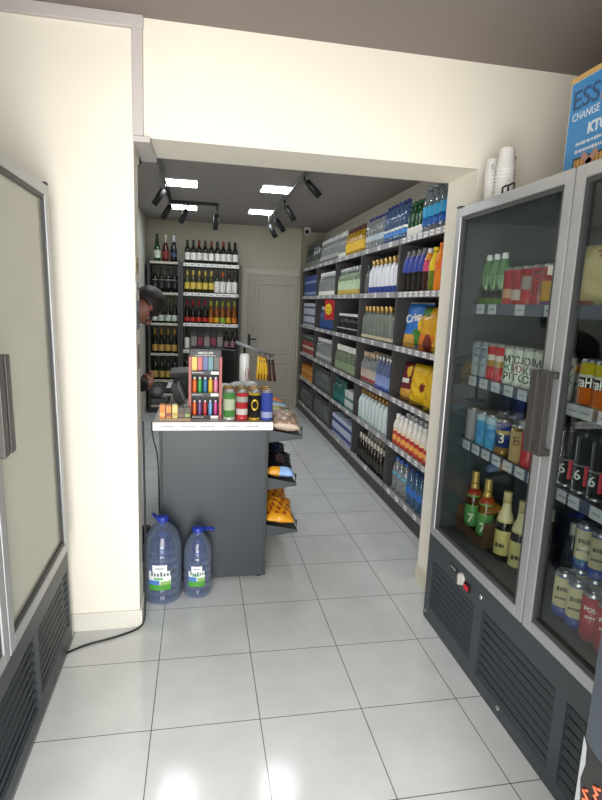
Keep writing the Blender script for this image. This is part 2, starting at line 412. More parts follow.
bottle('orangeade', 'juice', .044, .33, M('ef8a22', .25), M('e87a1c', .4), .92, [(.45, .62, M('f0731a', .4))])
bottle('yogurt', 'juice', .037, .25, M('e4dfd6', .4), CAPW, .88, [(.04, .18, M('b33a22', .45)), (.18, .34, M('e59a2a', .45)), (.34, .46, LRE), (.46, .56, M('e8d7b0', .45))])

Xr = XF + .055
# nearest bay
row('sparkling', 'water_bottle', 'bottle', 'clear sparkling water bottle with cyan label', pl(0,0), 6, Xr, 3.22, 3.69, ZS[0], back=1)
row('greenmini', 'mineral_water_bottle', 'bottle', 'green bottle with white label', pl(0,0), 4, Xr, 3.778, 3.995, ZS[0], back=1, dx=.075)
row('bluewater', 'water_bottle', 'bottle', 'blue water bottle with navy cap', 'top shelf by bay post', 6, Xr, 4.075, 4.50, ZS[0], back=1)
row('orangeade', 'juice_bottle', 'bottle', 'orange juice bottle', pl(0,1), 3, Xr, 3.22, 3.42, ZS[1], back=1, dx=.095)
row('lemonade', 'lemonade_bottle', 'bottle', 'yellow-green lemonade bottle with yellow cap', pl(0,1), 1, Xr, 3.515, 3.515, ZS[1], back=1)
row('energy', 'drink_bottle', 'bottle', 'dark bottle with pink and orange sleeve', pl(0,1), 1, Xr, 3.61, 3.61, ZS[1], back=1)
row('cola', 'cola_bottle', 'bottle', 'dark cola bottle with blue sleeve', pl(0,1), 4, Xr, 3.70, 3.995, ZS[1], back=1)
YEL = M('e7b81c', .32); YEL2 = M('d9a016', .32); BRN = M('7a2a1e', .35); ORG = M('dd7a1c', .35); BLU = M('2a6fc0', .32); GRN = M('3f7a2a', .4); CHP = M('e0a94a', .4); MAR = M('6d1c24', .4)
def blob(u, v, cx, cy, r): return (u - cx) ** 2 + (v - cy) ** 2 < r * r
bag('bluechips', .29, .36, .10, lambda u, v: M('d3d6d8', .4) if abs(v) > .93 else (CHP if v < -.42 and blob(u, v, -.3, -.75, .6) else GRN if blob(u, v, .35, -.5, .38) else YEL if v < .35 and u + v * .4 > .42 else BLU), 3,
    logo=('Crisp', .085, M('eceae4', .4), .235, R(12)))
bag('goldchips', .25, .33, .10, lambda u, v: BRN if blob(u, v, .1, -.62, .38) or abs(v) > .93 else GRN if v > .55 and u < 0 else YEL2 if v > -.2 else ORG, 5,
    logo=('~~~', .05, M('f0e6d0', .4), .245, R(18)))
bag('yellowchips', .26, .31, .11, lambda u, v: M('caa51d', .35) if abs(v) > .92 else BRN if blob(u, v, .35, -.1, .22) else YEL, 8)
bag('darkchips', .21, .30, .09, lambda u, v: YEL if blob(u, v, .1, .55, .3) else CHP if v < -.35 else LWH if abs(v - .05) < .12 and u < .3 else MAR, 9)
def gbag(key, y, z, label, lean=8, rz=-80, x=XF+.105):
    return put(key, 'crisp_bag', (x, y, z), label, 'crisps', None, (R(-lean), 0, R(rz)))
gbag('bluechips', 3.895, ZS[2], 'blue crisp bag with white lettering beside the bay post on third shelf', rz=-74)
gbag('goldchips', 3.62, ZS[2], 'gold and brown crisp bag next to the blue crisp bag', rz=-74)
gbag('yellowchips', 3.36, ZS[2], 'yellow crisp bag cut off by the pier, third shelf', rz=-72)
gbag('darkchips', 3.94, ZS[3], 'maroon crisp bag with yellow patch on fourth shelf', rz=-74)
gbag('yellowchips', 3.70, ZS[3], 'yellow crisp bag beside the maroon bag on fourth shelf', rz=-72)
gbag('yellowchips', 3.43, ZS[3], 'yellow crisp bag by the pier on fourth shelf', rz=-72)
row('darkbeer', 'beer_bottle', 'bottle', 'dark bottle behind crisp bags', pl(0,2), 6, XF+.26, 3.3, 3.92, ZS[2])
row('darkbeer', 'beer_bottle', 'bottle', 'dark bottle behind crisp bags', pl(0,3), 6, XF+.26, 3.3, 3.92, ZS[3])
row('yogurt', 'yogurt_bottle', 'bottle', 'white-capped drink with red-orange label', pl(0,4), 10, Xr, 3.20, 3.98, ZS[4], back=2, dx=.08)
row('lowwater', 'water_bottle', 'bottle', 'blue water bottle with blue label', pl(0,5), 6, Xr+.02, 3.20, 3.68, ZS[5], back=2)
row('lowclear', 'water_bottle', 'bottle', 'clear water bottle with blue cap', pl(0,5), 3, Xr+.02, 3.79, 3.98, ZS[5], back=2)
# second bay
row('clearwater', 'water_bottle', 'bottle', 'clear water bottle with dark cap', pl(1,0), 6, Xr, 4.59, 5.02, ZS[0], back=1)
row('whitevodka', 'vodka_bottle', 'bottle', 'white vodka bottle with gold cap', pl(1,1), 7, Xr, 4.20, 4.84, ZS[1], back=1)
row('smoke', 'spirit_bottle', 'bottle', 'smoky spirit bottle', pl(1,1), 1, Xr, 4.98, 4.98, ZS[1], back=1)
row('clearvodka', 'vodka_bottle', 'bottle', 'clear vodka bottle with gold cap', pl(1,2), 8, Xr, 4.20, 4.98, ZS[2], back=1)
row('bluevodka', 'vodka_bottle', 'bottle', 'bluish vodka bottle', pl(1,3), 5, Xr, 4.15, 4.50, ZS[3], back=1)
row('redvodka', 'vodka_bottle', 'bottle', 'pale vodka bottle with red band', pl(1,3), 5, Xr, 4.59, 4.94, ZS[3], back=1)
row('frosted', 'vodka_bottle', 'bottle', 'frosted white bottle with brown cap', pl(1,4), 9, Xr, 4.16, 4.94, ZS[4], back=1)
row('darkbeer', 'beer_bottle', 'bottle', 'dark beer bottle with pale neck', pl(1,5), 10, Xr, 4.15, 4.92, ZS[5], back=1, dx=.08)
# middle bay
row('oil', 'liqueur_bottle', 'bottle', 'yellow bottle with dark cap', pl(2,0), 7, Xr, 5.20, 5.74, ZS[0])
row('palevodka', 'vodka_bottle', 'bottle', 'pale clear bottle', pl(2,0), 3, Xr, 5.835, 6.02, ZS[0])
row('greenvodka', 'vodka_bottle', 'bottle', 'greenish vodka bottle with yellow base label', pl(2,1), 9, Xr, 5.16, 5.98, ZS[1])
row('blackmini', 'spirit_bottle', 'bottle', 'small black bottle with white cap', pl(2,2), 10, Xr, 5.15, 5.95, ZS[2], dx=.075)
row('greenclear', 'vodka_bottle', 'bottle', 'olive-tinted bottle with white neck', pl(2,3), 10, Xr, 5.15, 5.97, ZS[3], dx=.08)
row('teal', 'spirit_bottle', 'bottle', 'dark teal bottle', pl(2,4), 5, Xr, 5.56, 5.96, ZS[4])
WB1 = M('b9bfd2', .5); BB1 = M('2f3f86', .5)
carton('whitebox', .30, .20, .10, M('cfd2cc', .5), [(.0, .3, M('50807a', .5))])
carton('bluepack', .42, .26, .115, WB1, [(.28, .62, BB1)])
for k in range(2):
    put('whitebox', 'carton', (XF+.13, 5.36, ZS[4] + .1 * k), f'{["lower","upper"][k]} white carton on the middle bay\'s fifth shelf', 'box', 'white cartons in the middle bay', (0, 0, -PI/2))
for j, y in enumerate((5.35, 5.79)):
    for k in range(2):
        put('bluepack', 'carton', (XF+.16, y, ZS[5] + .1155 * k), f'blue and white carton, {["nearer","farther"][j]} stack, {["lower","upper"][k]}, middle bay\'s bottom shelf', 'box', 'blue and white cartons', (0, 0, -PI/2))
# fourth bay
row('silvervodka', 'vodka_bottle', 'bottle', 'clear bottle with silver cap', pl(3,0), 9, Xr, 6.14, 6.98, ZS[0])
row('palevodka', 'vodka_bottle', 'bottle', 'clear bottle with cream label', pl(3,1), 9, Xr, 6.15, 6.99, ZS[1])
row('bluespirit', 'spirit_bottle', 'bottle', 'blue spirit bottle', pl(3,2), 8, Xr, 6.16, 6.86, ZS[2])
row('silvervodka', 'vodka_bottle', 'bottle', 'clear bottle with grey label', pl(3,3), 9, Xr, 6.15, 6.98, ZS[3])
row('smoke', 'spirit_bottle', 'bottle', 'smoky grey bottle', pl(3,4), 9, Xr, 6.15, 6.98, ZS[4])
row('smoke', 'spirit_bottle', 'bottle', 'smoky grey bottle', pl(3,5), 9, Xr, 6.15, 6.98, ZS[5])
# farthest bay
row('slimdark', 'spirit_bottle', 'bottle', 'slim dark green bottle', pl(4,0), 8, Xr, 7.18, 7.96, ZS[0])
carton('navybox', .2, .2, .15, M('2b3f8c', .5), [(.3, .5, M('8fb2d8', .5))])
carton('palebox', .2, .2, .11, M('c6cbd8', .5), [(.35, .6, M('34406e', .5))])
carton('redbox', .2, .2, .10, M('a3342c', .5), [(.0, .3, M('ddd6cc', .5))])
carton('darkbox', .2, .2, .10, M('2d3a34', .5), [(.4, .7, M('6f7f78', .5))])
carton('orangebox', .2, .2, .10, M('c9792a', .5), [(.1, .4, M('e2b04c', .5))])
def stack(key, nm, desc, s, h, k, zbase=None):
    for j in range(4):
        for i in range(k):
            put(key, 'carton', (XF+.12, 7.22 + .22 * j, (zbase or ZS[s]) + i * (h + .0005)), f'{desc} carton, {ORD[j]} stack from near end, {ORD[i]} up, {pl(4,s)}', 'box', f'{desc} cartons, {pl(4,s)}', (0, 0, -PI/2))
stack('navybox', 'carton', 'navy', 1, .15, 2); stack('palebox', 'carton', 'pale blue', 2, .11, 3)
stack('redbox', 'carton', 'red', 3, .10, 2); stack('darkbox', 'carton', 'dark green', 3, .10, 1, ZS[3] + .202)
stack('orangebox', 'carton', 'orange', 4, .10, 2)
row('smoke', 'spirit_bottle', 'bottle', 'smoky bottle by the end wall', pl(4,5), 8, Xr, 7.18, 7.95, ZS[5])
# hanging price flag with a smiling face
fg = thing('price_flag', (1.45, 6.03, 1.65), 'red flag with a yellow smiling face hung on the shelf post', 'sign')
fb = MB(); fb.box(-.055, .055, -.003, 0, -.22, 0, M('b8202c', .4)).tube([(.03, 0, -.01), (.07, 0, -.01)], .004, BLACK); fb.build('card', fg)
fc = MB(); n = 22
fc.add([(-.012 + .038 * math.cos(2*PI*k/n), -.0045, -.105 + .062 * math.sin(2*PI*k/n)) for k in range(n)], [tuple(range(n))], M('f0c92c', .4))
for ex in (-.026, .002): fc.add([(ex + .005 * math.cos(2*PI*k/8), -.0052, -.09 + .010 * math.sin(2*PI*k/8)) for k in range(8)], [tuple(range(8))], BLACK)
fc.tube([(-.012 + .022 * math.cos(a), -.0052, -.115 + .024 * math.sin(a)) for a in [PI + PI * k / 8 for k in range(9)]], .0022, BLACK, 5)
fc.build('smiling_face', fg)

# ------------------------------------------------------------------ wine shelves on the end wall
YWN = 7.70
def wine_unit(x0, x1, levels, label, striplit):
    t = thing('wine_shelf', (x0, YWN, 0), label, 'shelves'); w = x1 - x0
    zt = levels[0]
    MB().box(0, .035, 0, .38, 0, zt, SHELF).build('upright', t, .002); MB().box(w-.035, w, 0, .38, 0, zt, SHELF).build('upright', t, .002)
    MB().box(.035, w-.035, .365, .38, .02, zt-.03, M('8d8a80', .6)).build('back_panel', t)
    MB().box(.035, w-.035, .01, .36, 0, .1, SHELF).build('plinth', t)
    for z in levels:
        s = MB().box(.036, w-.036, .004, .364, z-.045, z-.02, SHELF).build('shelf', t)
        MB().box(.036, w-.036, -.006, .004, z-.045, z - (0 if striplit else .012), M('cfcdca', .35) if striplit else M('b9b3a4', .4)).build('price_strip', s)
        if striplit:
            n = 9
            for i in range(n):
                xx = .07 + (w - .14) * i / (n - 1)
                MB().box(xx-.028, xx+.028, -.0085, -.006, z-.042, z-.004, TAG).box(xx-.018, xx+.018, -.009, -.0085, z-.03, z-.016, INK).build('price_tag', s)
    return t
WL = [2.085, 1.69, 1.275, .905, .53, .16]
NL = [2.10, 1.69, 1.275, .86, .49, .13]
wine_unit(-.25, .575, WL, 'wide wine shelf with white price strips left of the grey door', True)
wine_unit(-.69, -.252, NL, 'narrow wine shelf in the far left corner', False)
DK = M('12100f', .12); DKG = M('141a12', .12)
bottle('red1', 'wine', .037, .33, DK, M('1c1a1a', .4), .78, [(.2, .5, LWH)], 'capsule')
bottle('red1r', 'wine', .037, .33, DK, M('7a1d22', .4), .78, [(.2, .5, LWH)], 'capsule')
bottle('white1', 'wine', .037, .32, M('3d3a1c', .12), M('d9c25c', .4), .78, [(.22, .5, M('d8bf57', .5))], 'capsule')
bottle('white2', 'wine', .037, .32, M('2a2a18', .12), M('3a3430', .4), .78, [(.1, .58, LWH)], 'capsule')
bottle('white2o', 'wine', .037, .32, M('2a2a18', .12), M('c9641f', .4), .78, [(.1, .58, LWH)], 'capsule')
bottle('rose1', 'wine', .036, .33, DK, M('a3242f', .4), .78, [(.12, .3, M('c23a30', .5))], 'capsule')
bottle('amber', 'wine', .036, .33, M('7a431a', .15), M('c2bf3a', .4), .78, [(.1, .32, M('d87a24', .5))], 'capsule')
bottle('ambery', 'wine', .036, .33, M('7a431a', .15), M('c2bf3a', .4), .78, [(.1, .32, M('dcae2c', .5))], 'capsule')
bottle('amberg', 'wine', .036, .33, M('7a431a', .15), M('a8bf4a', .4), .78, [(.1, .32, M('8fb23a', .5))], 'capsule')
bottle('champgreen', 'champ', .045, .37, C('2f6a3c', .5), M('2c3a2c', .4, .3), .72, [(.14, .42, M('cfd8cc', .5))], 'foil')
bottle('champrose', 'champ', .043, .36, M('4a1714', .15), M('c9b8a8', .35, .4), .72, [(.14, .4, M('8a2a28', .5))], 'foil')
bottle('champblue', 'champ', .043, .36, M('10131f', .15), M('d2d6e2', .35, .4), .76, [(.2, .36, M('3a456a', .5))], 'foil')
bottle('blackwine', 'wine', .040, .33, DK, M('161414', .4), .76, [(.2, .5, M('24211f', .5)), (.5, .56, M('7a7468', .5))], 'capsule')
bottle('greenwine', 'champ', .040, .34, DKG, M('4d5a33', .4), .76, [(.1, .34, M('c3d0c2', .5))], 'foil')
bottle('goldchamp', 'champ', .040, .34, DKG, M('a88442', .35, .5), .74, [(.1, .36, M('c49a4c', .5))], 'foil')
bottle('oldwine', 'wine', .038, .31, DKG, M('3a3a30', .4), .78, [(.1, .4, M('b9a050', .5))], 'capsule')
bottle('giftwine', 'wine', .036, .29, DK, M('2a1a1c', .4), .78, [(.2, .5, M('8c6a70', .5))], 'capsule')
def wrow(keys, x0, x1, z, place, desc, name='wine_bottle', y=YWN+.09, back=0):
    n = len(keys)
    for b in range(back + 1):
        for i, k in enumerate(keys):
            dd = desc[i] if isinstance(desc, (list, tuple)) else desc
            put(k, name, (x0 + (x1 - x0) * i / max(1, n - 1) + random.uniform(-.003, .003), y + b * .1, z),
                f'{dd}, {ORD[i]} from the left{" behind" if b else ""}, {place}', 'bottle', f'wine bottles, {place}', (0, 0, random.uniform(-3, 3)))
P = 'wide wine shelf'
wx0, wx1 = -.165, .49
wrow(['red1', 'red1', 'red1r', 'red1', 'red1r', 'red1', 'red1r', 'red1', 'red1'], wx0, wx1, WL[0]-.02, 'top of the wide shelf', 'dark wine bottle, white label', back=1)
wrow(['white1'] * 5 + ['white2', 'white2o', 'white2', 'white2'], wx0, wx1, WL[1]-.02, 'wide shelf row two', ['wine bottle with yellow label'] * 5 + ['wine bottle with tall white label'] * 4, back=1)
wrow(['rose1'] * 4 + ['amber', 'ambery', 'amberg', 'ambery', 'amber'], wx0, wx1, WL[2]-.02, 'wide shelf row three', ['dark bottle with red capsule'] * 4 + ['amber bottle with coloured label'] * 5, back=1)
carton('giftbox', .075, .085, .27, M('3b3436', .5), [(.25, .75, M('8f8a84', .5))])
carton('giftboxr', .075, .085, .27, M('2c282c', .5), [(.3, .7, M('8a3450', .5))])
for i, (k, x) in enumerate((('giftbox', -.07), ('giftboxr', .02), ('giftbox', .11), ('giftboxr', .2), ('giftbox', .29))):
    put(k, 'gift_box', (x, YWN+.09, WL[3]-.02), f'dark boxed bottle, {ORD[i]} from the left, fourth row of the wide shelf', 'box', 'boxed bottles on the wide wine shelf')
wrow(['giftwine', 'giftwine'], .38, .47, WL[3]-.02, 'right end of the wide shelf\'s fourth row', 'small dark wine bottle')
wrow(['white2'], -.165, -.165, WL[3]-.02, 'left end of the wide shelf\'s fourth row', 'white-labelled wine bottle')
wrow(['oldwine'] * 7, wx0, wx1, WL[4]-.02, 'fifth row of the wide shelf', 'dark wine bottle with yellow label')
nx0, nx1 = -.60, -.335
wrow(['champgreen', 'champrose', 'champblue'], -.565, -.345, NL[0]-.02, 'top of the narrow wine shelf', ['green champagne bottle', 'dark red champagne bottle', 'black champagne bottle with silver foil'], 'champagne_bottle')
wrow(['blackwine'] * 4, nx0, nx1, NL[1]-.02, 'second row of the narrow shelf', 'black wine bottle')
wrow(['greenwine'] * 4, nx0, nx1, NL[2]-.02, 'third row of the narrow shelf', 'dark green bottle with pale label')
wrow(['goldchamp'] * 4, nx0, nx1, NL[3]-.02, 'fourth row of the narrow shelf', 'gold-foiled champagne bottle', 'champagne_bottle')
wrow(['oldwine'] * 4, nx0, nx1, NL[4]-.02, 'fifth row of the narrow shelf', 'dark wine bottle with yellow label')

# ------------------------------------------------------------------ ceiling panels and track lights
for nm, x, y, vis in (('left', -.17, 5.50, 'nearest left of the two'), ('r', .73, 5.45, ''), ('r', .73, 6.82, ''), ('l', -.18, 6.87, ''), ('l', -.17, 4.12, ''), ('r', .73, 4.08, '')):
    side = 'above the wine shelf side' if x < 0 else 'above the aisle side'
    dist = {4: 'just behind the header', 5: 'in the nearer visible pair', 6: 'in the farther pair'}[int(y)]
    t = thing('ceiling_panel_light', (x, y, CB), f'square lit ceiling panel {side}, {dist}', 'ceiling light', 'square ceiling panel lights')
    MB().box(-.15, .15, -.15, .15, -.012, 0, WHITE).build('frame', t)
    MB().box(-.14, .14, -.14, .14, -.015, -.0125, M('f4faff', .5, 0, 'p', .25, 28.)).build('diffuser', t)
def spot(t, top, bot, mat=BLACK):
    top, bot = Vector(top), Vector(bot); dirn = (bot - top).normalized()
    L = .17; c0 = top + dirn * .02; c1 = c0 + dirn * L
    s = MB(); q = dirn.to_track_quat('Z', 'Y').to_matrix().to_4x4()
    s.lathe([(.012, 0), (.030, .004), (.030, L), (.026, L), (.024, L-.02), (.001, L-.02)], mat, 16, mx=Matrix.Translation(c0) @ q, caps=False)
    o = s.build('spotlight', t)
    MB().tube([(top.x, top.y, -.03), top, c0 + dirn * .03], .009, mat).build('swivel_arm', o)
    MB().lathe([(.022, L-.018), (.001, L-.017)], M('c9ccd0', .2, .6), 12, mx=Matrix.Translation(c0) @ q, caps=False).build('reflector', o)
RAIL = M('8e8c8c', .35, .5)
t = thing('track_light', (-.32, 0, CB), 'track light with angled rail and four black spots, left side of ceiling', 'track light')
MB().box(-.017, .017, 3.3, 5.60, -.03, 0, RAIL).box(-.017, .017, 5.60, 6.5, -.03, 0, BLACK).box(-.017, .53, 6.48, 6.515, -.03, 0, BLACK).build('rail', t)
spot(t, (0, 5.45, -.07), (-.075, 5.45, -.19)); spot(t, (.012, 6.44, -.05), (-.075, 6.44, -.19)); spot(t, (.19, 6.5, -.07), (.11, 6.5, -.23)); spot(t, (.512, 6.5, -.10), (.495, 6.5, -.30))
spot(t, (0, 3.9, -.07), (-.075, 3.9, -.19))
t = thing('track_light', (.87, 0, CB), 'straight track light with black spots turned to the drinks shelving', 'track light')
MB().box(-.017, .017, 3.3, 7.0, -.03, 0, RAIL).build('rail', t)
spot(t, (0, 4.75, -.05), (.13, 4.75, -.17)); spot(t, (0, 5.85, -.07), (.10, 5.85, -.21)); spot(t, (0, 6.6, -.10), (.087, 6.6, -.21)); spot(t, (-.03, 6.9, -.12), (.05, 6.9, -.27))
t = thing('security_camera', (1.53, 7.95, CB), 'small white dome security camera in the far ceiling corner', 'camera')
MB().lathe([(.05, 0), (.05, -.03), (.058, -.035), (.056, -.07), (.03, -.1), (.001, -.105)], M('d9d9d6', .4), 16, caps=False).build('housing', t)
MB().lathe([(.03, 0), (.03, .02), (.001, .021)], BLACK, 12, mx=Matrix.Translation((-.012, -.04, -.06)) @ Euler((R(105), 0, R(-15))).to_matrix().to_4x4(), caps=False).build('lens', t)

# ------------------------------------------------------------------ counter
CT = .935
t = thing('sales_counter', (.09, 2.90, 0), 'charcoal sales counter with white-edged top and snack trays on its side', 'counter')
CX0, CX1, CD = -.292, .293, 1.45
CG = M('353b41', .42)
b = MB(); b.box(CX0, CX1, 0, CD, .022, .895, CG).box(CX1-.012, CX1+.003, -.004, .012, .022, .895, CHAR2).box(CX0-.003, CX0+.012, -.004, .012, .022, .895, CHAR2)
b.build('body', t, .003)
for sx in (CX0+.05, CX1-.03):
    for sy in (.05, CD-.05):
        MB().lathe([(.02, 0), (.02, .022)], BLACK, 10, cx=sx, cy=sy).build('foot', t)
for sx in (-.07, .06): MB().lathe([(.006, 0), (.001, .003)], CHROME, 8, mx=face_y(sx, -.001, .05)).build('screw', t)
w = MB().box(CX0-.035, CX1+.02, -.012, CD+.01, .895, CT, M('c3bdb6', .35)).build('worktop', t, .002)
MB().box(CX0-.037, CX1+.022, -.018, -.012, .893, CT+.002, M('efeeec', .35)).build('price_strip', w)
pm = MB()
for i, x in enumerate((-.25, -.14, -.04, .09, .2)):
    pm.marks(face_y(x, -.0182, .914), .07, .012, 9, M('9fa2a8', .6), i)
pm.build('price_print', w)
TRAYS = [(.855, .30), (.575, .27), (.29, .285)]
for z, xo in [(.852, .495), (.572, .47), (.287, .485)]:
    tr = MB()
    tr.add([(CX1, .04, z+.01), (xo, .04, z-.015), (xo, .78, z-.015), (CX1, .78, z+.01), (CX1, .04, z+.004), (xo, .04, z-.021), (xo, .78, z-.021), (CX1, .78, z+.004)],
           [(0,1,2,3), (7,6,5,4), (0,4,5,1), (1,5,6,2), (2,6,7,3)], CHAR)
    for yy in (.036, .78): tr.add([(CX1, yy, z-.045), (xo, yy, z-.024), (xo, yy, z-.008), (CX1, yy, z+.03), (CX1, yy+.004, z-.045), (xo, yy+.004, z-.024), (xo, yy+.004, z-.008), (CX1, yy+.004, z+.03)],
        [(0,1,2,3), (7,6,5,4), (0,4,5,1), (3,2,6,7), (1,5,6,2)], CHAR)
    o = tr.build('snack_tray', t)
    wg = MB(); zz = z + .022
    wg.tube([(xo-.004, .05, z-.015), (xo-.004, .05, zz), (xo-.004, .77, zz), (xo-.004, .77, z-.015)], .003, BLACK, 6)
    for yy in (.05, .29, .53): wg.tube([(xo-.004, yy, zz), (xo-.004, yy-.012, zz+.022), (xo-.004, yy+.012, zz+.022), (xo-.004, yy, zz)], .003, BLACK, 5)
    wg.build('wire_guard', o)
NUT = M('b39a86', .4); NUT2 = M('8f7464', .4); OLV = M('b3b04a', .4); TEALB = M('6fa3c8', .35); BLK = M('15161c', .25); NVY = M('1d2a55', .3); SKY = M('8fb6e8', .35); AMB = M('dd9a1f', .3); RED2 = M('a8322a', .35)
def speck(u, v, a, b, k): return math.sin(u * k) * math.cos(v * k * .8 + 1) > .25 and a or b
bag('nutbag', .165, .185, .085, lambda u, v: speck(u, v, NUT, NUT2, 9) if abs(v) < .9 else M('cbb8a6', .4), 11)
bag('olivebag', .165, .18, .05, lambda u, v: GRN if u > .4 and v < .5 else (OLV if u < .0 else M('7a5a3a', .4)), 12)
bag('bluebag', .165, .17, .05, lambda u, v: M('c5d6e2', .35) if abs(v) < .3 else TEALB, 13)
bag('orangebag', .16, .15, .05, lambda u, v: ORG if v > -.3 else M('3a3f6a', .4), 14)
bag('blackbag', .160, .23, .075, lambda u, v: NVY if blob(u, v, .2, .2, .4) else (SKY if v < -.72 else BLK), 15)
bag('blackbagy', .160, .23, .075, lambda u, v: (AMB if u < -.1 else SKY) if v < -.68 else (M('4a3a3a', .3) if blob(u, v, 0, 0, .4) else BLK), 16)
bag('amberbag', .174, .23, .07, lambda u, v: RED2 if (math.sin(u * 11 + 3 * v) * math.sin(v * 9 + 1) > .3 and abs(v) < .7) else AMB, 17)
def tbag(key, name, x, y, z, label, cat, g, tilt=80):
    put(key, name, (x, y, z + .038), label, cat, g, (R(-tilt), R(7), 0))
for k, y, nm, lb in (('nutbag', 2.955, 'nut_packet', 'speckled beige nut packet at the front of the top snack tray'), ('olivebag', 3.15, 'snack_packet', 'olive and green packet behind the beige nut packet'),
                     ('bluebag', 3.345, 'snack_packet', 'pale blue packet behind the olive packet'), ('orangebag', 3.53, 'snack_packet', 'orange packet at the back of the top tray')):
    tbag(k, nm, .490, y, .852, lb, 'snack', 'packets on the top tray', 76)
for k, y, lb in (('blackbagy', 2.955, 'black packet with yellow and blue edge at the front of the middle tray'), ('blackbag', 3.19, 'black packet with a blue spot, second on the middle tray'), ('blackbag', 3.425, 'black packet at the back of the middle tray')):
    tbag(k, 'snack_packet', .468, y, .572, lb, 'snack', 'packets on the middle tray', 72)
for k, y, lb in (('amberbag', 2.955, 'amber packet with red print at the front of the bottom tray'), ('amberbag', 3.19, 'amber packet second from the front of the bottom tray'), ('amberbag', 3.425, 'amber packet at the back of the bottom tray')):
    tbag(k, 'snack_packet', .4735, y, .287, lb, 'snack', 'packets on the bottom tray', 74)

# vape display: black stand with red posts, three tiers
t = thing('display_stand', (.036, 3.02, CT), 'black three-tier vape display with red side posts on the counter', 'display stand')
REDP = M('a8403c', .4); BK2 = M('1c1c1f', .45)
st = MB(); st.box(-.088, .088, .07, .078, 0, .36, BK2)
st.build('back_board', t)
for sx in (-.083, .083): MB().box(sx-.007, sx+.007, -.03, .072, 0, .345, REDP).build('post', t)
hd = MB(); hd.box(-.086, .086, -.035, .07, .345, .378, BK2); ho = hd.build('header', t, .002)
MB().text('ABSOLUTE', .017, M('d8d8d8', .5), face_y(0, -.0355, .366), bold=.0004).marks(face_y(.0, -.0355, .352), .11, .006, 16, M('bdbdbd', .5), 4).build('lettering', ho)
TZ = [.252, .130, .004]
for k, z in enumerate(TZ):
    s = MB().box(-.076, .076, -.035, .07, z-.004, z, BK2).box(-.076, .076, -.037, -.033, z-.004, z+.016, BK2).build('tier', t)
    MB().marks(face_y(-.04, -.0375, z+.006), .06, .006, 9, M('c9c9c9', .5), k).build('lettering', s)
    MB().box(.030, .072, -.0392, -.0372, z-.002, z+.014, TAG).build('price_tag', s)
def stick(key, c, r, h, tip, flat=False):
    m = M(c, .35)
    b = MB()
    if flat: b.box(-r*1.3, r*1.3, -r, r, 0, h*.9, m)
    else: b.lathe([(r*.9, 0), (r, .004), (r, h*.8), (r*.8, h*.86)], m, 12)
    c2 = MB(); c2.lathe([(r*.55, h*.84), (r*.5, h*.97), (r*.3, h)], M(tip, .35), 10)
    PROTO[key] = [('body', b.mesh(key + '_body')), ('mouthpiece', c2.mesh(key + '_tip'))]
tiers = [
 (TZ[0], .0125, .105, True, [('e3b21f','c99a1a','yellow'), ('b83232','9a2626','red'), ('26408c','b0303a','navy blue with red top'), ('2f7f8c','dca83a','teal with yellow top'), ('1d2226','3a3d40','black')], 'upper tier'),
 (TZ[1], .0125, .10, False, [('d9622a','e8e4dc','orange'), ('2f9a4a','dfe8dc','green'), ('2a6f9c','dfe4ea','blue'), ('d8b42e','e8e4d0','yellow'), ('d47a9c','efe2e8','pink')], 'middle tier'),
 (TZ[2], .0105, .095, False, [('ea6a2a','f0e4dc','orange'), ('75508c','e6dcea','purple'), ('c2393c','f0dcdc','red'), ('6fa6d6','e4eef5','light blue'), ('c2468c','f2dfea','magenta')], 'lower tier')]
for z, rr_, h, flat, cols, tn in tiers:
    for i, (c, tip, nm) in enumerate(cols):
        key = f'vape{tn}{i}'; stick(key, c, rr_, h, tip, flat)
        put(key, 'vape_stick', (.036 - .058 + .029 * i, 3.02 + .0, CT + z + .0005), f'{nm} vape stick on the {tn} of the display', 'vape', 'vape sticks on the display')

# big cans in rows
CG1 = M('4f8f4a', .35); CR1 = M('b8323c', .35); CBK = M('23211f', .35); CYG = M('c9a42a', .3, .3); CBL = M('3c4fa8', .35); CSL = M('c6ccc6', .35, .3)
can('cangreen', .033, .168, [(0, .12, CSL), (.12, .35, CG1), (.35, .72, M('c3d2b4', .35)), (.72, 1, CG1)], GOLDLID)
can('canred', .033, .168, [(0, .2, CR1), (.2, .4, M('e2d6d2', .35)), (.4, .62, CR1), (.62, .8, CSL), (.8, 1, CR1)], GOLDLID)
ring = MB(); ring.add([(.0335 * math.sin(.62 * math.cos(a) * rr2), -.0338 * math.cos(.62 * math.cos(a) * rr2), .09 + .031 * math.sin(a) * rr2) for rr2 in (1, .7) for a in [2 * PI * k / 24 for k in range(24)]],
    [(k, (k+1) % 24, 24 + (k+1) % 24, 24 + k) for k in range(24)], CYG)
can('canblack', .033, .168, [(0, .1, CYG), (.1, .85, CBK), (.85, 1, CYG)], GOLDLID, extra=[('emblem', ring)])
can('canblue', .033, .168, [(0, .1, CBL), (.1, .3, M('aab4dc', .35)), (.3, 1, CBL)], GOLDLID)
names = [('cangreen', 'green'), ('canred', 'red and white'), ('canblack', 'black and gold'), ('canblue', 'blue')]
for i, (k, nm) in enumerate(names):
    PROTO[k + 's'] = [(n_, me if n_ != 'lid' else me.copy()) for n_, me in PROTO[k]]
    for n_, me in PROTO[k + 's']:
        if n_ == 'lid': me.materials[0] = LID
    for j in range(3):
        put(k if j else k + 's', 'beer_can', (.168 + .0695 * i, 2.955 + .071 * j, CT), f'{nm} tall can, {["front row","second row","third row"][j]} on the counter corner', 'can', 'tall cans on the counter', (0, 0, random.uniform(-.15, .15) - .1))
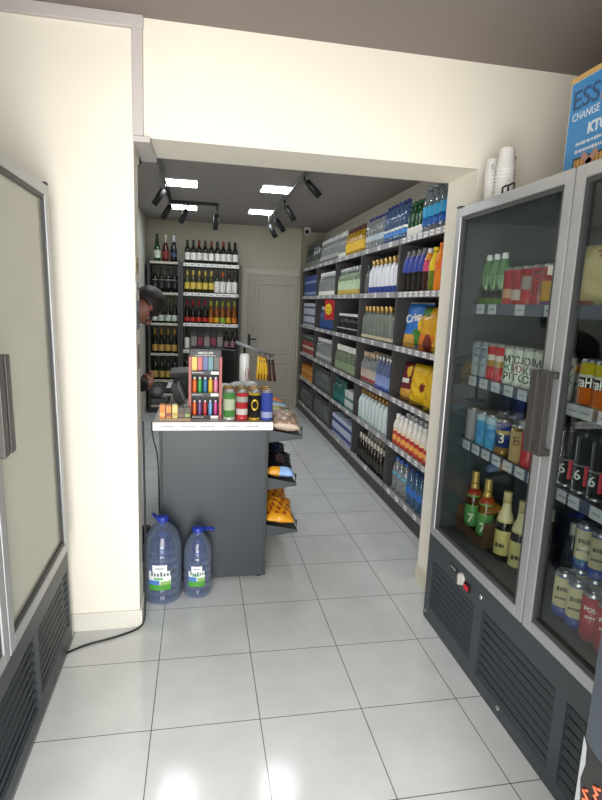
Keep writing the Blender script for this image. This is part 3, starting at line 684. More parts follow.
# little cartons at the left end of the counter
tr = thing('cardboard_tray', (-.125, 2.955, CT), 'shallow brown card tray holding small boxes at the counter left end', 'tray')
MB().box(-.085, .085, -.035, .035, 0, .003, M('a58a72', .6)).box(-.085, .085, -.037, -.035, 0, .016, M('a58a72', .6)).box(-.085, .085, .035, .037, 0, .016, M('a58a72', .6)).build('base', tr)
for i, (c, c2, h, nm) in enumerate((('e0822c','f0b05a',.082,'orange'), ('d98a3a','8a3a28',.078,'orange and red'), ('ddc97a','b8a04a',.082,'cream yellow'), ('4a3526','6b5236',.066,'dark brown'), ('46472c','8aa05a',.066,'dark green'))):
    carton(f'mini{i}', .027, .05, h, M(c, .45), [(.25, .5, M(c2, .45))])
    put(f'mini{i}', 'small_box', (-.125 - .066 + .033 * i, 2.955, CT + .004), f'small {nm} box in the card tray on the counter', 'box', 'small boxes in the card tray')
# white tube, lids, hanging snacks
t = thing('aerosol_can', (.285, 3.42, CT), 'tall white cylinder with red spot behind the counter cans', 'can')
MB().lathe([(.030, 0), (.032, .008), (.032, .31), (.028, .325), (.001, .325)], M('d9dbda', .35), 20, caps=False).build('body', t)
sp = MB(); sp.add([(.0325 * math.sin(.55 + .5 * math.cos(a)), -.0328 * math.cos(.55 + .5 * math.cos(a)), .20 + .04 * math.sin(a)) for a in [2 * PI * k / 18 for k in range(18)]], [tuple(range(18))], M('b8706a', .4)); sp.build('red_spot', t)
for i, (x, y) in enumerate(((.235, 3.30), (.318, 3.32))):
    t = thing('lidded_jar', (x, y, CT), f'grey-white lidded jar {["in front of","right of"][i]} the tall white cylinder', 'jar')
    MB().lathe([(.038, 0), (.042, .01), (.042, .13)], C('b9c2c4', .5), 18).build('body', t); MB().lathe([(.045, .13), (.045, .155), (.02, .165)], M('c9cccf', .3), 18).build('lid', t)
t = thing('snack_hanger', (.30, 3.62, CT), 'black post with slanted grey arm that carries hanging snacks', 'stand')
MB().box(-.06, .06, -.06, .06, 0, .01, BLACK).tube([(0, 0, .01), (0, 0, .36)], .009, BLACK).build('post', t)
MB().tube([(-.06, -.03, .385), (.05, -.01, .345), (.20, .02, .295)], .012, M('8a8c90', .4, .3)).build('arm', t)
for i in range(3):
    MB().tube([(.10 + .035 * i, .0, .325 - .012 * i), (.10 + .035 * i, -.05, .315 - .012 * i), (.10 + .035 * i, -.055, .33 - .012 * i)], .003, BLACK, 6).build('hook', t)
bag('stickbag', .026, .155, .016, lambda u, v: M('e0b21c', .3) if abs(v) < .55 or u < 0 else M('5a2a18', .35), 21, 8, 12)
bag('stickbagd', .024, .15, .016, lambda u, v: M('4a1d16', .35) if v < .5 else M('201816', .35), 22, 8, 12)
for i in range(4):
    put('stickbag', 'snack_stick', (.385 + .021 * i, 3.56 + .006 * i, CT + .145 - .003 * i), f'yellow snack stick hanging from the arm, {ORD[i]} from the left', 'snack', 'hanging snack sticks', (0, R(4 - 3 * i), R(20)))
for i in range(2):
    put('stickbagd', 'snack_stick', (.474 + .031 * i, 3.58, CT + .128), f'dark brown snack stick hanging {["next to the yellow ones","at the right end of the arm"][i]}', 'snack', 'hanging snack sticks', (0, R(-6 - 3 * i), R(20)))
# till
t = thing('till_terminal', (-.12, 3.48, CT), 'black till terminal with round pivot and tilted screen on the counter', 'till')
MB().box(-.17, -.06, -.06, .08, 0, .035, BLACK).build('base', t, .004)
MB().tube([(-.13, 0, .075), (.0, 0, .075)], .019, DARK, 10).build('arm', t)
MB().lathe([(.042, -.02), (.042, .02)], DARK, 18, mx=face_y(-.135, 0, .078)).lathe([(.026, .02), (.024, .023)], M('4a4d50', .4), 16, mx=face_y(-.135, 0, .078)).build('pivot', t)
sm_ = Matrix.Translation((.0, 0, .07)) @ Euler((0, R(-22), 0)).to_matrix().to_4x4()
MB().box(-.035, .012, -.10, .10, -.055, .055, BLACK, mx=sm_).build('screen', t, .004)
MB().box(.012, .016, -.10, .10, -.055, .055, M('8e9296', .3), mx=sm_).build('screen_edge', t)
t = thing('receipt_printer', (-.095, 3.72, CT), 'dark slab-topped receipt printer behind the till', 'printer')
MB().box(-.07, .07, -.08, .08, 0, .13, DARK).build('body', t, .006); MB().box(-.075, .075, -.085, .085, .15, .185, BLACK, mx=Euler((R(6), R(-5), 0)).to_matrix().to_4x4()).box(-.06, .06, -.08, .08, .128, .156, DARK).build('cover', t, .003)
t = thing('monitor', (.135, 3.52, CT), 'black monitor turned aside behind the vape display', 'monitor')
mm = Euler((0, 0, R(-40))).to_matrix().to_4x4()
MB().box(-.07, .07, -.06, .06, 0, .012, BLACK, mx=mm).tube([(0, .02, .01), (0, .02, .2)], .015, BLACK).build('stand', t)
MB().box(-.13, .13, -.012, .018, .13, .345, BLACK, mx=mm).build('screen', t, .004)
# power cords
def cord(name, pts, rad_, label, mat=BLACK):
    cu = bpy.data.curves.new(name, 'CURVE'); cu.dimensions = '3D'; s = cu.splines.new('NURBS'); s.points.add(len(pts) - 1)
    for p, q in zip(s.points, pts): p.co = (*q, 1)
    s.use_endpoint_u = True; s.order_u = 3; cu.bevel_depth = rad_; cu.bevel_resolution = 3; cu.resolution_u = 6
    me_o = bpy.data.objects.new(name, cu); me = bpy.data.meshes.new_from_object(me_o); bpy.data.objects.remove(me_o)
    me.materials.clear(); me.materials.append(mat)
    for p in me.polygons: p.use_smooth = True
    o = bpy.data.objects.new(name, me); COL.objects.link(o); return tag(o, label, 'cord')
cord('power_cord', [(-.60, 2.30, .006), (-.52, 2.37, .006), (-.42, 2.40, .006), (-.33, 2.44, .006), (-.27, 2.478, .007), (-.252, 2.50, .03), (-.2505, 2.53, .15), (-.2505, 2.56, .4), (-.255, 2.60, .7), (-.262, 2.63, 1.0)], .005, 'black power cord running from the left fridge over the floor and up the wall corner')
cord('thin_cord', [(-.246, 2.93, .93), (-.247, 2.92, .86), (-.215, 2.91, .76), (-.211, 2.92, .6), (-.211, 2.95, .3), (-.215, 3.0, .006)], .004, 'thin black cord hanging down the left side of the counter')
# bin bag behind the big bottle
bb = MB(); rr = random.Random(4)
bb.lathe([(.05, 0), (.09, .02), (.10, .08), (.085, .14), (.04, .17), (.015, .18), (.03, .21)], M('1a1a1d', .25), 16)
for i, v in enumerate(bb.v): bb.v[i] = tuple(c * rr.uniform(.92, 1.08) if k < 2 else c for k, c in enumerate(v))
o = tag(bb.build('bin_bag'), 'small knotted black bag on the floor behind the largest water bottle', 'bag'); o.location = (-.31, 3.22, 0)

# ------------------------------------------------------------------ big water bottles on the floor
def jug(loc, Rr, H, label, rz=0, ha=0):
    t = thing('water_jug', loc, label, 'bottle', 'big water bottles on the floor', (0, 0, rz))
    pl_ = C('c9daf8', .10); b = MB(); pr = [(Rr * .75, 0), (Rr * .95, .008), (Rr, .03)]
    z = .05
    while z < H * .62:
        pr += [(Rr, z), (Rr * .94, z + .007), (Rr, z + .014)]; z += .045
    pr += [(Rr, H * .64), (Rr * .94, H * .72), (Rr * .78, H * .81), (Rr * .5, H * .885), (.026, H * .915), (.026, H * .945)]
    b.lathe(pr, pl_, 28).build('body', t)
    MB().lathe([(Rr * .9, .01), (Rr * .95, .03), (Rr * .955, H * .62), (Rr * .72, H * .80)], C('b0c6f0', .015), 20).build('water', t)
    CAPJ = M('2338a0', .35)
    MB().lathe([(.03, H * .94), (.031, H * .985), (.028, H), (.001, H)], CAPJ, 20, caps=False).build('cap', t)
    hm = MB(); HR = Euler((0, 0, ha)).to_matrix(); hm.tube([HR @ Vector(p) for p in ((.028, 0, H * .945), (.055, -.012, H * .962), (.08, -.03, H * .965), (.085, -.02, H * .972), (.06, .0, H * .975), (.03, .012, H * .955))], .006, CAPJ, 6); hm.build('carry_handle', t)
    lm = MB(); n = 12; a0 = .58
    def patch(a, b_, z0, z1, mat, lift=.0018):
        vs = []; 
        for zz in (z0, z1):
            for k in range(n + 1):
                an = a + (b_ - a) * k / n; vs.append(((Rr + lift) * math.sin(an), -(Rr + lift) * math.cos(an), zz))
        lm.add(vs, [(k, k+1, n+2+k, n+1+k) for k in range(n)], mat, True)
    h0, h1 = H * .20, H * .50
    patch(-a0, a0, h0, h0 + (h1-h0) * .75, M('e8ecea', .4)); patch(-a0 * .65, a0 * .65, h0 + (h1-h0) * .75, h1, M('e8ecea', .4))
    patch(-a0, a0, h0, h0 + .03, M('4f9a3c', .4), .0024); patch(-a0, 0, h0 + .03, h0 + .055, M('4f7fc4', .4), .0024); patch(.05, a0, h0 + .03, h0 + .05, M('8fb56a', .4), .0024)
    patch(-a0 * .5, a0 * .3, h0 + .058, h0 + .07, M('5fae6f', .4), .0024)
    for k in range(7): patch(-a0 * .75 + k * .16, -a0 * .75 + k * .16 + .09, h0 + (h1-h0) * .56, h0 + (h1-h0) * (.68 if k % 3 else .74), M('4a5a6a', .5), .0026)
    patch(-.2, .2, h0 + (h1-h0) * .85, h0 + (h1-h0) * .89, M('7a8a96', .5), .0026)
    lm.build('label', t)
jug((-.182, 2.765, 0), .100, .462, 'larger blue-tinted water bottle standing beside the wall corner', R(-6), R(150))
jug((.001, 2.785, 0), .076, .385, 'smaller blue-tinted water bottle standing in front of the counter', R(-4), R(12))

# ------------------------------------------------------------------ fridges
def louvres(mb, xf, sgn, groups, y0, y1, z0, z1, mat, back, slat=.10):
    """front panel with slatted openings; sgn +1: the fridge body lies towards +x"""
    def bx(a, b, *r_): mb.box(min(xf + sgn * a, xf + sgn * b), max(xf + sgn * a, xf + sgn * b), *r_)
    gy = sorted(groups)
    zt = max(g[3] for g in gy); zb = min(g[2] for g in gy)
    bx(0, .02, y0, y1, zt, z1, mat); bx(0, .02, y0, y1, z0, zb, mat)
    cur = y0
    for a, b, c, d_ in gy:
        bx(0, .02, cur, a, zb, zt, mat); cur = b
        if c > zb: bx(0, .02, a, b, zb, c, mat)
        if d_ < zt: bx(0, .02, a, b, d_, zt, mat)
        bx(.030, .034, a, b, c, d_, back)
        n = 8
        for i in range(n):
            zc = c + (d_ - c) * (i + .5) / n; h = (d_ - c) / n
            p = [(.001, -h * .46), (.003, -h * .52), (.016 if slat < .2 else .011, -h * slat), (.014 if slat < .2 else .009, -h * slat + h * .08)]
            vs = [(xf + sgn * q[0], yy, zc + q[1]) for yy in (a, b) for q in p]
            fs = [(0,1,2,3), (7,6,5,4), (0,4,5,1), (1,5,6,2), (2,6,7,3), (3,7,4,0)]
            mb.add(vs, fs, mat)
    bx(0, .02, cur, y1, zb, zt, mat)
    return mb
GLASS = M('f4f8f6', .02, 0, 'g', .15)
def fridge(name, label, sgn, xf, y0, y1, doors, ztop, zdoor, groups, glass, inside, levels, striptags, slat=.10):
    root = thing(name, (xf, (y0 + y1) / 2, 0), label, 'fridge')
    off = -root.location
    def P_(mb, nm, bevel=0., parent=None):
        o = mb.build(nm, parent or root, bevel)
        if parent is None: o.location = off
        return o
    X = lambda a, b: (min(xf + sgn * a, xf + sgn * b), max(xf + sgn * a, xf + sgn * b))
    zi = zdoor
    shell = MB(); GR = M('9a9c9e', .45, .3)
    shell.box(*X(.02, .66), y0, y0+.035, zi, ztop, CHAR).box(*X(.02, .66), y1-.035, y1, zi, ztop, CHAR).box(*X(.62, .66), y0+.035, y1-.035, zi, ztop, inside)
    shell.box(*X(.02, .62), y0+.035, y1-.035, ztop-.05, ztop, CHAR).box(*X(.02, .62), y0+.035, y1-.035, zi, zi+.035, inside)
    shell.box(*X(0, .02), y0, y0+.02, zi, ztop, GR).box(*X(0, .02), y1-.02, y1, zi, ztop, GR).box(*X(0, .02), y0+.02, y1-.02, ztop-.05, ztop, GR)
    P_(shell, 'cabinet')
    P_(louvres(MB(), xf, sgn, groups, y0, y1, .003, zi, CHAR, BLACK, slat), 'grille_panel')
    P_(MB().box(*X(.035, .66), y0+.002, y1-.002, .03, zi-.002, CHAR2).box(*X(.05, .6), y0+.05, y1-.05, 0, .03, BLACK), 'plinth')
    for a, b in doors:
        fw_, zb, zt = .042, zi + .012, ztop - .002
        fr = MB(); xo = X(-.028, -.004); xg = X(-.022, -.006)
        fr.box(*xo, a, a+fw_, zb, zt, ALU).box(*xo, b-fw_, b, zb, zt, ALU).box(*xo, a+fw_, b-fw_, zb, zb+fw_, ALU).box(*xo, a+fw_, b-fw_, zt-fw_, zt, ALU)
        dr = P_(fr, 'door', .003)
        gk = MB(); G2 = M('3c3d3e', .5); w = .016
        gk.box(*xg, a+fw_, a+fw_+w, zb+fw_, zt-fw_, G2).box(*xg, b-fw_-w, b-fw_, zb+fw_, zt-fw_, G2).box(*xg, a+fw_+w, b-fw_-w, zb+fw_, zb+fw_+w, G2).box(*xg, a+fw_+w, b-fw_-w, zt-fw_-w, zt-fw_, G2)
        gk.build('gasket', dr)
        MB().box(*X(-.013, -.010), a+fw_+w, b-fw_-w, zb+fw_+w, zt-fw_-w, glass).build('glass_pane', dr)
        near = (a, b) != doors[0]
        yh = (a + .022) if not near else (b - .022)
        hm = MB(); HZ0, HZ1 = 1.12, 1.40; HM = M('3d3a38', .35)
        hm.box(*X(-.072, -.050), yh-.018, yh+.018, HZ0, HZ1, HM)
        for zz in (HZ0, HZ1-.022): hm.box(*X(-.05, -.028), yh-.018, yh+.018, zz, zz+.022, HM)
        hm.build('door_handle', dr, .003)
        MB().box(*X(-.03, .0), b-.035 if not near else a, b if not near else a+.035, zt+.001, zt+.008, BLACK).build('hinge', dr)
    for z in levels:
        s = P_(MB().box(*X(.10, .60), y0+.036, y1-.036, z-.018, z-.006, M('55595c', .5)), 'shelf')
        MB().box(*X(.088, .10), y0+.036, y1-.036, z-.034, z+.012, M('4c5064', .4)).build('price_strip', s)
        for a, b in doors:
            for (yy, nn) in striptags.get(z, []):
                if a < yy < b:
                    MB().box(*X(.0845, .088), yy-.030, yy+.030, z-.032, z+.010, M('b4b7be', .5)).box(*X(.0838, .0845), yy-.02, yy+.018, z-.015, z-.008, M('8a8d96', .6)).build('price_tag', s)
    return root, P_
RL = [1.605, 1.275, .968]
stg = {1.605: [(2.29, 0), (2.19, 0), (1.98, 0), (1.79, 0), (1.35, 0)], 1.275: [(2.30 - .1 * k, 0) for k in range(8)] + [(1.54, 0), (1.45, 0), (1.35, 0), (1.25, 0)], .968: [(2.30 - .088 * k, 0) for k in range(9)] + [(1.545, 0), (1.43, 0), (1.31, 0), (1.2, 0)]}
RX = 1.167
rf, RP = fridge('display_fridge', 'tall grey-framed drinks fridge with dark louvred base on the right', 1, RX, .82, 2.424, [(1.585, 2.372), (.83, 1.575)], 2.035, .475,
    [(1.945, 2.375, .085, .345), (1.40, 1.885, .06, .362), (.88, 1.345, .06, .362)], GLASS, M('222527', .5), RL, stg)
MB()
km = MB().lathe([(.028, 0), (.026, .012), (.001, .013)], M('b9b8b2', .4), 16, mx=Matrix.Translation((RX, 2.067, .398)) @ Euler((0, R(-90), 0)).to_matrix().to_4x4(), caps=False).box(RX-.02, RX-.012, 2.061, 2.073, .374, .424, M('b9b8b2', .4)); RP(km, 'thermostat_knob')
RP(MB().box(RX-.010, RX, 1.985, 2.030, .375, .405, M('2a1012', .4)).box(RX-.014, RX-.010, 1.990, 2.025, .380, .400, M('d3202e', .3)), 'power_switch')
RP(MB().box(RX-.002, RX, 2.115, 2.185, .395, .420, M('17181a', .3)).marks(face_x(RX-.0022, 2.15, .408), .05, .010, 5, M('b8bcbc', .5), 3), 'control_display')
RP(MB().lathe([(.012, 0), (.011, .004), (.001, .005)], CHROME, 12, mx=Matrix.Translation((RX, 1.90, .405)) @ Euler((0, R(-90), 0)).to_matrix().to_4x4(), caps=False), 'lock')
for y in (1.70, 2.40, 1.10): RP(MB().lathe([(.011, 0), (.008, .004), (.001, .005)], CHROME, 10, mx=Matrix.Translation((RX, y, .045)) @ Euler((0, R(-90), 0)).to_matrix().to_4x4(), caps=False), 'screw')
cl = MB()
for y in (1.95, 1.99): cl.tube([(1.145, y-.02, 2.034), (1.145, y-.02, 2.055), (1.15, y, 2.060), (1.145, y+.02, 2.055), (1.145, y+.02, 2.034)], .004, BLACK, 6)
RP(cl, 'wire_clip')

# left fridge: its door glass is misted over
FOG = bpy.data.materials.new('misted_glass'); FOG.use_nodes = True
nt = FOG.node_tree; pb = nt.nodes['Principled BSDF']; pb.inputs['Base Color'].default_value = rgb('b9b8a8'); pb.inputs['Roughness'].default_value = .16
tcn = nt.nodes.new('ShaderNodeTexCoord'); nn_ = nt.nodes.new('ShaderNodeTexNoise'); nn_.inputs['Scale'].default_value = 2.2
mpn = nt.nodes.new('ShaderNodeMapRange'); mpn.inputs[3].default_value = .74; mpn.inputs[4].default_value = .92
nt.links.new(tcn.outputs['Object'], nn_.inputs['Vector']); nt.links.new(nn_.outputs[0], mpn.inputs[0])
trn = nt.nodes.new('ShaderNodeBsdfTransparent'); mxn = nt.nodes.new('ShaderNodeMixShader')
nt.links.new(mpn.outputs[0], mxn.inputs[0]); nt.links.new(trn.outputs[0], mxn.inputs[1]); nt.links.new(pb.outputs[0], mxn.inputs[2])
nt.links.new(mxn.outputs[0], nt.nodes['Material Output'].inputs[0])
LX = -.5705
lfz, LP_ = fridge('display_fridge', 'fridge with misted glass doors and dark louvred base on the left', -1, LX, .80, 2.424, [(1.60, 2.335), (.82, 1.59)], 1.985, .475,
    [(1.945, 2.395, .085, .355), (1.40, 1.90, .06, .362), (.88, 1.345, .06, .362)], FOG, M('c9cac4', .5), [1.62, 1.30, .97], {}, .30)
lfz.rotation_euler = (0, R(-1.0), 0); lfz.location.z = .011     # it leans back a little
can('leftcan', .033, .168, [(0, .3, M('e8e0b0', .4)), (.3, .7, M('e0c020', .4)), (.7, 1, M('e9e4d0', .4))])
can('leftcan2', .033, .168, [(0, .3, M('d8d8d0', .4)), (.3, .7, M('eeeeea', .4)), (.7, 1, M('c8ccca', .4))])
for z, k, nm, dd in ((1.615, 'leftcan', 'yellow', 'upper'), (.965, 'leftcan2', 'white', 'third'), (.512, 'leftcan2', 'white', 'lowest')):
    row(k, 'beverage_can', 'can', f'hazy {nm} can', f'{dd} level of the misted fridge', 7, LX-.15, 1.68, 2.2, z, rz=PI/2, end='near end')
TM = lfz.rotation_euler.to_matrix(); FO = Vector((LX, lfz.location.y, 0))
for o in list(COL.objects):                     # the cans stand on the leaning fridge's shelves
    if str(o.get('label', '')).startswith('hazy'):
        o.location = lfz.location + TM @ (o.location - FO); o.rotation_euler = (TM @ o.rotation_euler.to_matrix()).to_euler()

# ---- drinks in the right fridge
fz = .512
def fx(key, name, y, z, label, cat='can', g=None, x=RX+.135, rz=R(-46)):
    return put(key, name, (x, y, z), label, cat, g, (0, 0, rz + random.uniform(-.1, .1)))
def can_text(rows_, size, m, Rr, vertical=False, fit=None):
    mb = MB()
    for txt, z, s in rows_:
        base = face_y(0, 0, z)
        if vertical:
            mb.text(txt, s, m, base, bold=.0012, wrapr=Rr + .0006, depth=.0003, fit=fit, turn=PI/2)
        else: mb.text(txt, s, m, base, bold=.0008, wrapr=Rr + .0006, depth=.0003, fit=fit)
    return mb
REDC = M('b5202c', .3); 
can('redwhite', .026, .19, [(0, .25, M('c8c6c4', .35)), (.25, .8, REDC), (.8, 1, M('d9d6d2', .35))])
bottle('limewater', 'water', .030, .235, C('8fcf8a', .34), CAPW, .9, [(.42, .6, M('a9d79c', .4)), (.06, .2, M('7fb23a', .4))])
can('redpeach', .032, .168, [(0, .25, REDC), (.25, .48, M('dba98a', .4)), (.48, 1, REDC)])
can('redwhite2', .032, .168, [(0, .2, REDC), (.2, .45, M('d9c8c0', .4)), (.45, 1, REDC)])
can('redplain', .032, .168, [(0, 1, REDC)])
can('redlettered', .032, .168, [(0, 1, M('a81e2a', .3))], extra=[('logo', can_text([('JAGUAR', .082, .044)], 0, BLACK, .032, True, .135))])
can('redplain2', .032, .168, [(0, .45, REDC), (.45, .75, M('a9a39c', .35)), (.75, 1, REDC)])
can('yellowred', .032, .168, [(0, .18, M('6a2a6a', .35)), (.18, .62, M('d9a51f', .3)), (.62, 1, M('b8303a', .3))], extra=[('emblem', MB().box(-.012, .012, -.0345, -.033, .125, .16, M('e6d9c8', .4)))])
g = 'drinks on the top level of the right fridge'; z1 = 1.600
fx('redwhite', 'beverage_can', 2.30, z1, 'red and pale tall can behind the green bottles on the fridge top level', 'can', g, x=RX+.21)
for i, y in enumerate((2.334, 2.270, 2.206)): fx('limewater', 'drink_bottle', y, z1, f'pale green bottle with white cap, {ORD[2-i]} to the left of the red cans'.replace('first to the left', 'nearest').replace('second to the left', 'middle one left').replace('third to the left', 'farthest left'), 'bottle', g)
for y, k, lb in ((2.140, 'redpeach', 'red can with peach band next to the green bottles'), (2.073, 'redwhite2', 'red can with pale lower band on the fridge top level'), (2.006, 'redplain2', 'red can with grey patch on the fridge top level'), (1.939, 'redlettered', 'red can with black lettering running upwards'), (1.872, 'yellowred', 'yellow and red can with pale emblem, beside the lettered red can')):
    fx(k, 'beverage_can', y, z1, lb, 'can', g)
can('silverblue', .030, .175, [(0, .1, M('6f7a94', .35)), (.1, .9, M('bcc3cf', .3, .3)), (.9, 1, M('8f99ac', .35))], extra=[('lettering', can_text([('BVB', .125, .028), ('~', .07, .03)], 0, M('3d4a66', .4), .030, True))])
can('redgold', .031, .175, [(0, .42, REDC), (.42, .58, M('c9a04a', .3, .4)), (.58, .72, M('e6d8cc', .4)), (.72, 1, M('c4202a', .3))])
WC = M('cdd2cb', .35)
for i, (a, b, c) in enumerate((('МУ', 'ЖК', 'РГ'), ('СЛ', 'ИЖ', 'ГС'), ('ОЕ', 'КИ', 'СГ'), ('МС', 'КЖ', 'СО'))):
    mb = can_text([(a, .120, .042), (c, .048, .042)], 0, BLACK, .032)
    mb.text(b, .042, M(['2f6a3a', '8a1f2c', '2a2a2a', '2a2a2a'][i], .5), face_y(0, 0, .084), bold=.0008, wrapr=.0326, depth=.0003)
    can(f'white{i}', .032, .175, [(0, 1, WC)], extra=[('lettering', mb)])
g = 'cans on the second level of the right fridge'; z2 = 1.270
for y, k, lb in ((2.352, 'silverblue', 'silver-blue can at the far end of the second level'), (2.283, 'silverblue', 'silver-blue can beside the red and gold cans'), (2.213, 'redgold', 'red and gold can next to the silver-blue cans'), (2.145, 'redgold', 'red and gold can next to the white lettered cans'),
                 (2.075, 'white0', 'white can with black and green letters, next to the red cans'), (2.005, 'white1', 'white can with black and dark red letters'), (1.935, 'white2', 'third white can with black letters, second fridge level'), (1.865, 'white3', 'fourth white can with black letters, second fridge level'), (1.795, 'white1', 'fifth white lettered can, behind the door handle'), (1.725, 'white0', 'sixth white lettered can, behind the door frame')):
    fx(k, 'beverage_can', y, z2, lb, 'can', g)
can('amberjar', .035, .12, [(0, .3, M('5a3212', .3)), (.3, .75, M('b9822a', .4)), (.75, 1, M('2c1a10', .4))], M('2a1a12', .4))
fx('amberjar', 'jar', 2.20, z2 + .0, 'amber-labelled jar standing behind the red and gold cans', 'jar', None, x=RX+.34)
can('paletin', .03, .12, [(0, .3, M('8f8b84', .4)), (.3, .4, DARK), (.4, .75, M('a9a59c', .4)), (.75, 1, DARK)])
for i in range(4): fx('paletin', 'beverage_can', 2.10 - .068 * i, z2, f'small grey-banded can behind the white cans, {ORD[i]} from the far side', 'can', 'small banded cans at the back of the fridge', x=RX+.34)
can('silver', .033, .168, [(0, .1, M('8d9096', .3)), (.1, 1, M('b9bac0', .3, .4))])
can('skyblue', .032, .168, [(0, .1, M('8faac0', .3)), (.1, .75, M('4f9fd0', .3)), (.75, 1, M('a9c3d6', .3))], extra=[('emblem', can_text([('0', .075, .07)], 0, M('2f6fae', .4), .032))])
can('navygold', .033, .168, [(0, .28, M('8a6a3a', .3, .3)), (.28, .62, M('22346e', .3)), (.62, .72, M('b7a06a', .35)), (.72, 1, M('2a3f80', .3))], extra=[('emblem', can_text([('3', .085, .06)], 0, M('c9c3b0', .4), .033))])
can('beige', .033, .168, [(0, .1, GOLDLID), (.1, .85, M('b59a6c', .35)), (.85, 1, GOLDLID)], extra=[('emblem', can_text([('Б', .1, .05)], 0, M('5a3a20', .4), .033))])
g = 'cans on the third level of the right fridge'; z3 = .962
for y, k, lb in ((2.345, 'silver', 'plain silver can at the far end of the third level'), (2.248, 'skyblue', 'sky blue can beside the silver can'), (2.170, 'skyblue', 'sky blue can beside the navy can'), (2.075, 'navygold', 'navy and gold can on the third level'), (1.965, 'beige', 'beige can with brown letter on the third level'), (1.885, 'redplain', 'red can at the door frame on the third level'), (1.80, 'redplain', 'red can behind the door handle on the third level')):
    fx(k, 'beverage_can', y, z3, lb, 'can', g)
for i in range(6): fx('silver', 'beverage_can', 2.24 - .085 * i, z3, f'silver can in the dim back row of the third level, {ORD[i]} from the far side', 'can', 'silver cans at the back of the third level', x=RX+.235)
num7 = MB().text('7', .06, M('d8d8c8', .4), face_y(0, 0, .07), bold=.001, wrapr=.0405, depth=.0003)
bottle('goldneck', 'beer', .038, .30, M('2a1a12', .1), M('b99a58', .35, .4), .8, [(.1, .4, M('4f8a4a', .4)), (.62, .72, M('8f2a22', .4)), (.72, .8, M('b99a58', .35, .4))], 'foil', extra=[('number', num7)])
bottle('creamneck', 'beer', .038, .31, M('1d1714', .1), M('b9ab7c', .4), .84, [(.1, .38, M('b9ad6c', .45)), (.6, .84, M('c9bc94', .45))], 'foil', extra=[('lettering', MB().marks(face_y(0, -.0397, .075), .04, .02, 5, BLACK, 2))])
CARD = M('4e341c', .7)
ct = thing('bottle_carton', (RX+.18, 2.25, fz), 'low brown card tray round the gold-necked bottles at the fridge bottom', 'box')
MB().box(-.07, .07, -.13, .13, 0, .004, CARD).box(-.07, -.066, -.13, .13, .004, .05, CARD).box(.066, .07, -.13, .13, .004, .16, CARD).box(-.066, .066, .126, .13, .004, .12, CARD).box(-.066, .066, -.13, -.126, .004, .12, CARD).build('tray', ct)
for i, y in enumerate((2.32, 2.20)): fx('goldneck', 'beer_bottle', y, fz + .005, f'dark beer bottle with gold neck and 7 label, {["farther","nearer"][i]} of two in the card tray', 'bottle', 'gold-necked bottles in the fridge', x=RX+.165)
for i, y in enumerate((2.015, 1.90)): fx('creamneck', 'beer_bottle', y, fz, f'dark beer bottle with cream neck label, {["next to the card tray","nearer the door frame"][i]}', 'bottle', 'cream-necked bottles in the fridge', x=RX+.15)
for i, y in enumerate((2.06, 1.95, 1.80)): fx('darkbeer', 'beer_bottle', y, fz, f'dark beer bottle at the back of the fridge floor, {ORD[i]} from the far side', 'bottle', 'dark bottles at the fridge back', x=RX+.32)
# second door
bag('creampack', .30, .22, .09, lambda u, v: M('a8442c', .4) if blob(u, v, .25, .75, .3) or v < -.8 and u < 0 else (M('c9c6bc', .4) if abs(u) > .8 else M('cdbb84', .4)), 31)
put('creampack', 'snack_packet', (RX+.17, 1.64, z1 + .004), 'cream packet with red patch on the top level behind the nearer door', 'snack', None, (R(-4), 0, R(-84)))
txt = MB(); txt.text('таНха', .040, M('e9e6e0', .4), face_y(0, 0, .088), bold=.0012, wrapr=.0342, depth=.0003, fit=.088)
can('bandcan', .0335, .168, [(0, .1, M('8a5a1c', .35)), (.1, .44, M('d0661c', .3)), (.44, .64, M('1d1a1a', .35)), (.64, .7, M('e2ded2', .35)), (.7, 1, M('c9b51f', .3))], extra=[('lettering', txt)])
for i, y in enumerate((1.60, 1.53, 1.46, 1.39)): fx('bandcan', 'beverage_can', y, z2, f'yellow and orange can with black lettered band, {ORD[i]} from the door split', 'can', 'yellow and orange cans')
six = MB().text('6', .05, M('c9ccca', .4), Matrix.Rotation(-.38, 4, 'Z') @ face_y(0, 0, .075), bold=.0006, wrapr=.0318, depth=.0003)
six.add([(.0316 * math.sin(a), -.0316 * math.cos(a), zz) for zz in (.04, .11) for a in (.28, .42, .56, .70, .84)], [(k, k+1, k+6, k+5) for k in range(4)], M('b8343e', .4))
can('sixcan', .031, .225, [(0, .1, M('a9abac', .25, .8)), (.1, .47, M('141416', .2)), (.47, .5, M('6a6c6e', .3)), (.5, 1, M('111113', .15))], M('2a2a2c', .3, .5), extra=[('number', six)])
for i, y in enumerate((1.655, 1.578, 1.502, 1.425)): fx('sixcan', 'beverage_can', y, z3 + .006, f'tall black can with a 6, {ORD[i]} from the door split', 'can', 'tall black cans with a 6')
can('creamblue', .033, .168, [(0, .24, M('3c4f9c', .3)), (.24, .9, M('cfc39a', .35)), (.9, 1, M('4a5ca8', .3))], extra=[('lettering', MB().marks(face_y(0, -.0338, .11), .04, .018, 5, M('4a3a2a', .5), 6).marks(face_y(0, -.0338, .075), .045, .012, 6, M('4a3a2a', .5), 7))])
can('redpack', .034, .168, [(0, 1, M('b0323c', .35))], extra=[('lettering', can_text([('POLS', .115, .022)], 0, M('e2d6d2', .4), .034).marks(face_y(0, -.0348, .09), .034, .01, 5, M('e2d6d2', .5), 8))])
g = 'cans on the floor of the right fridge'
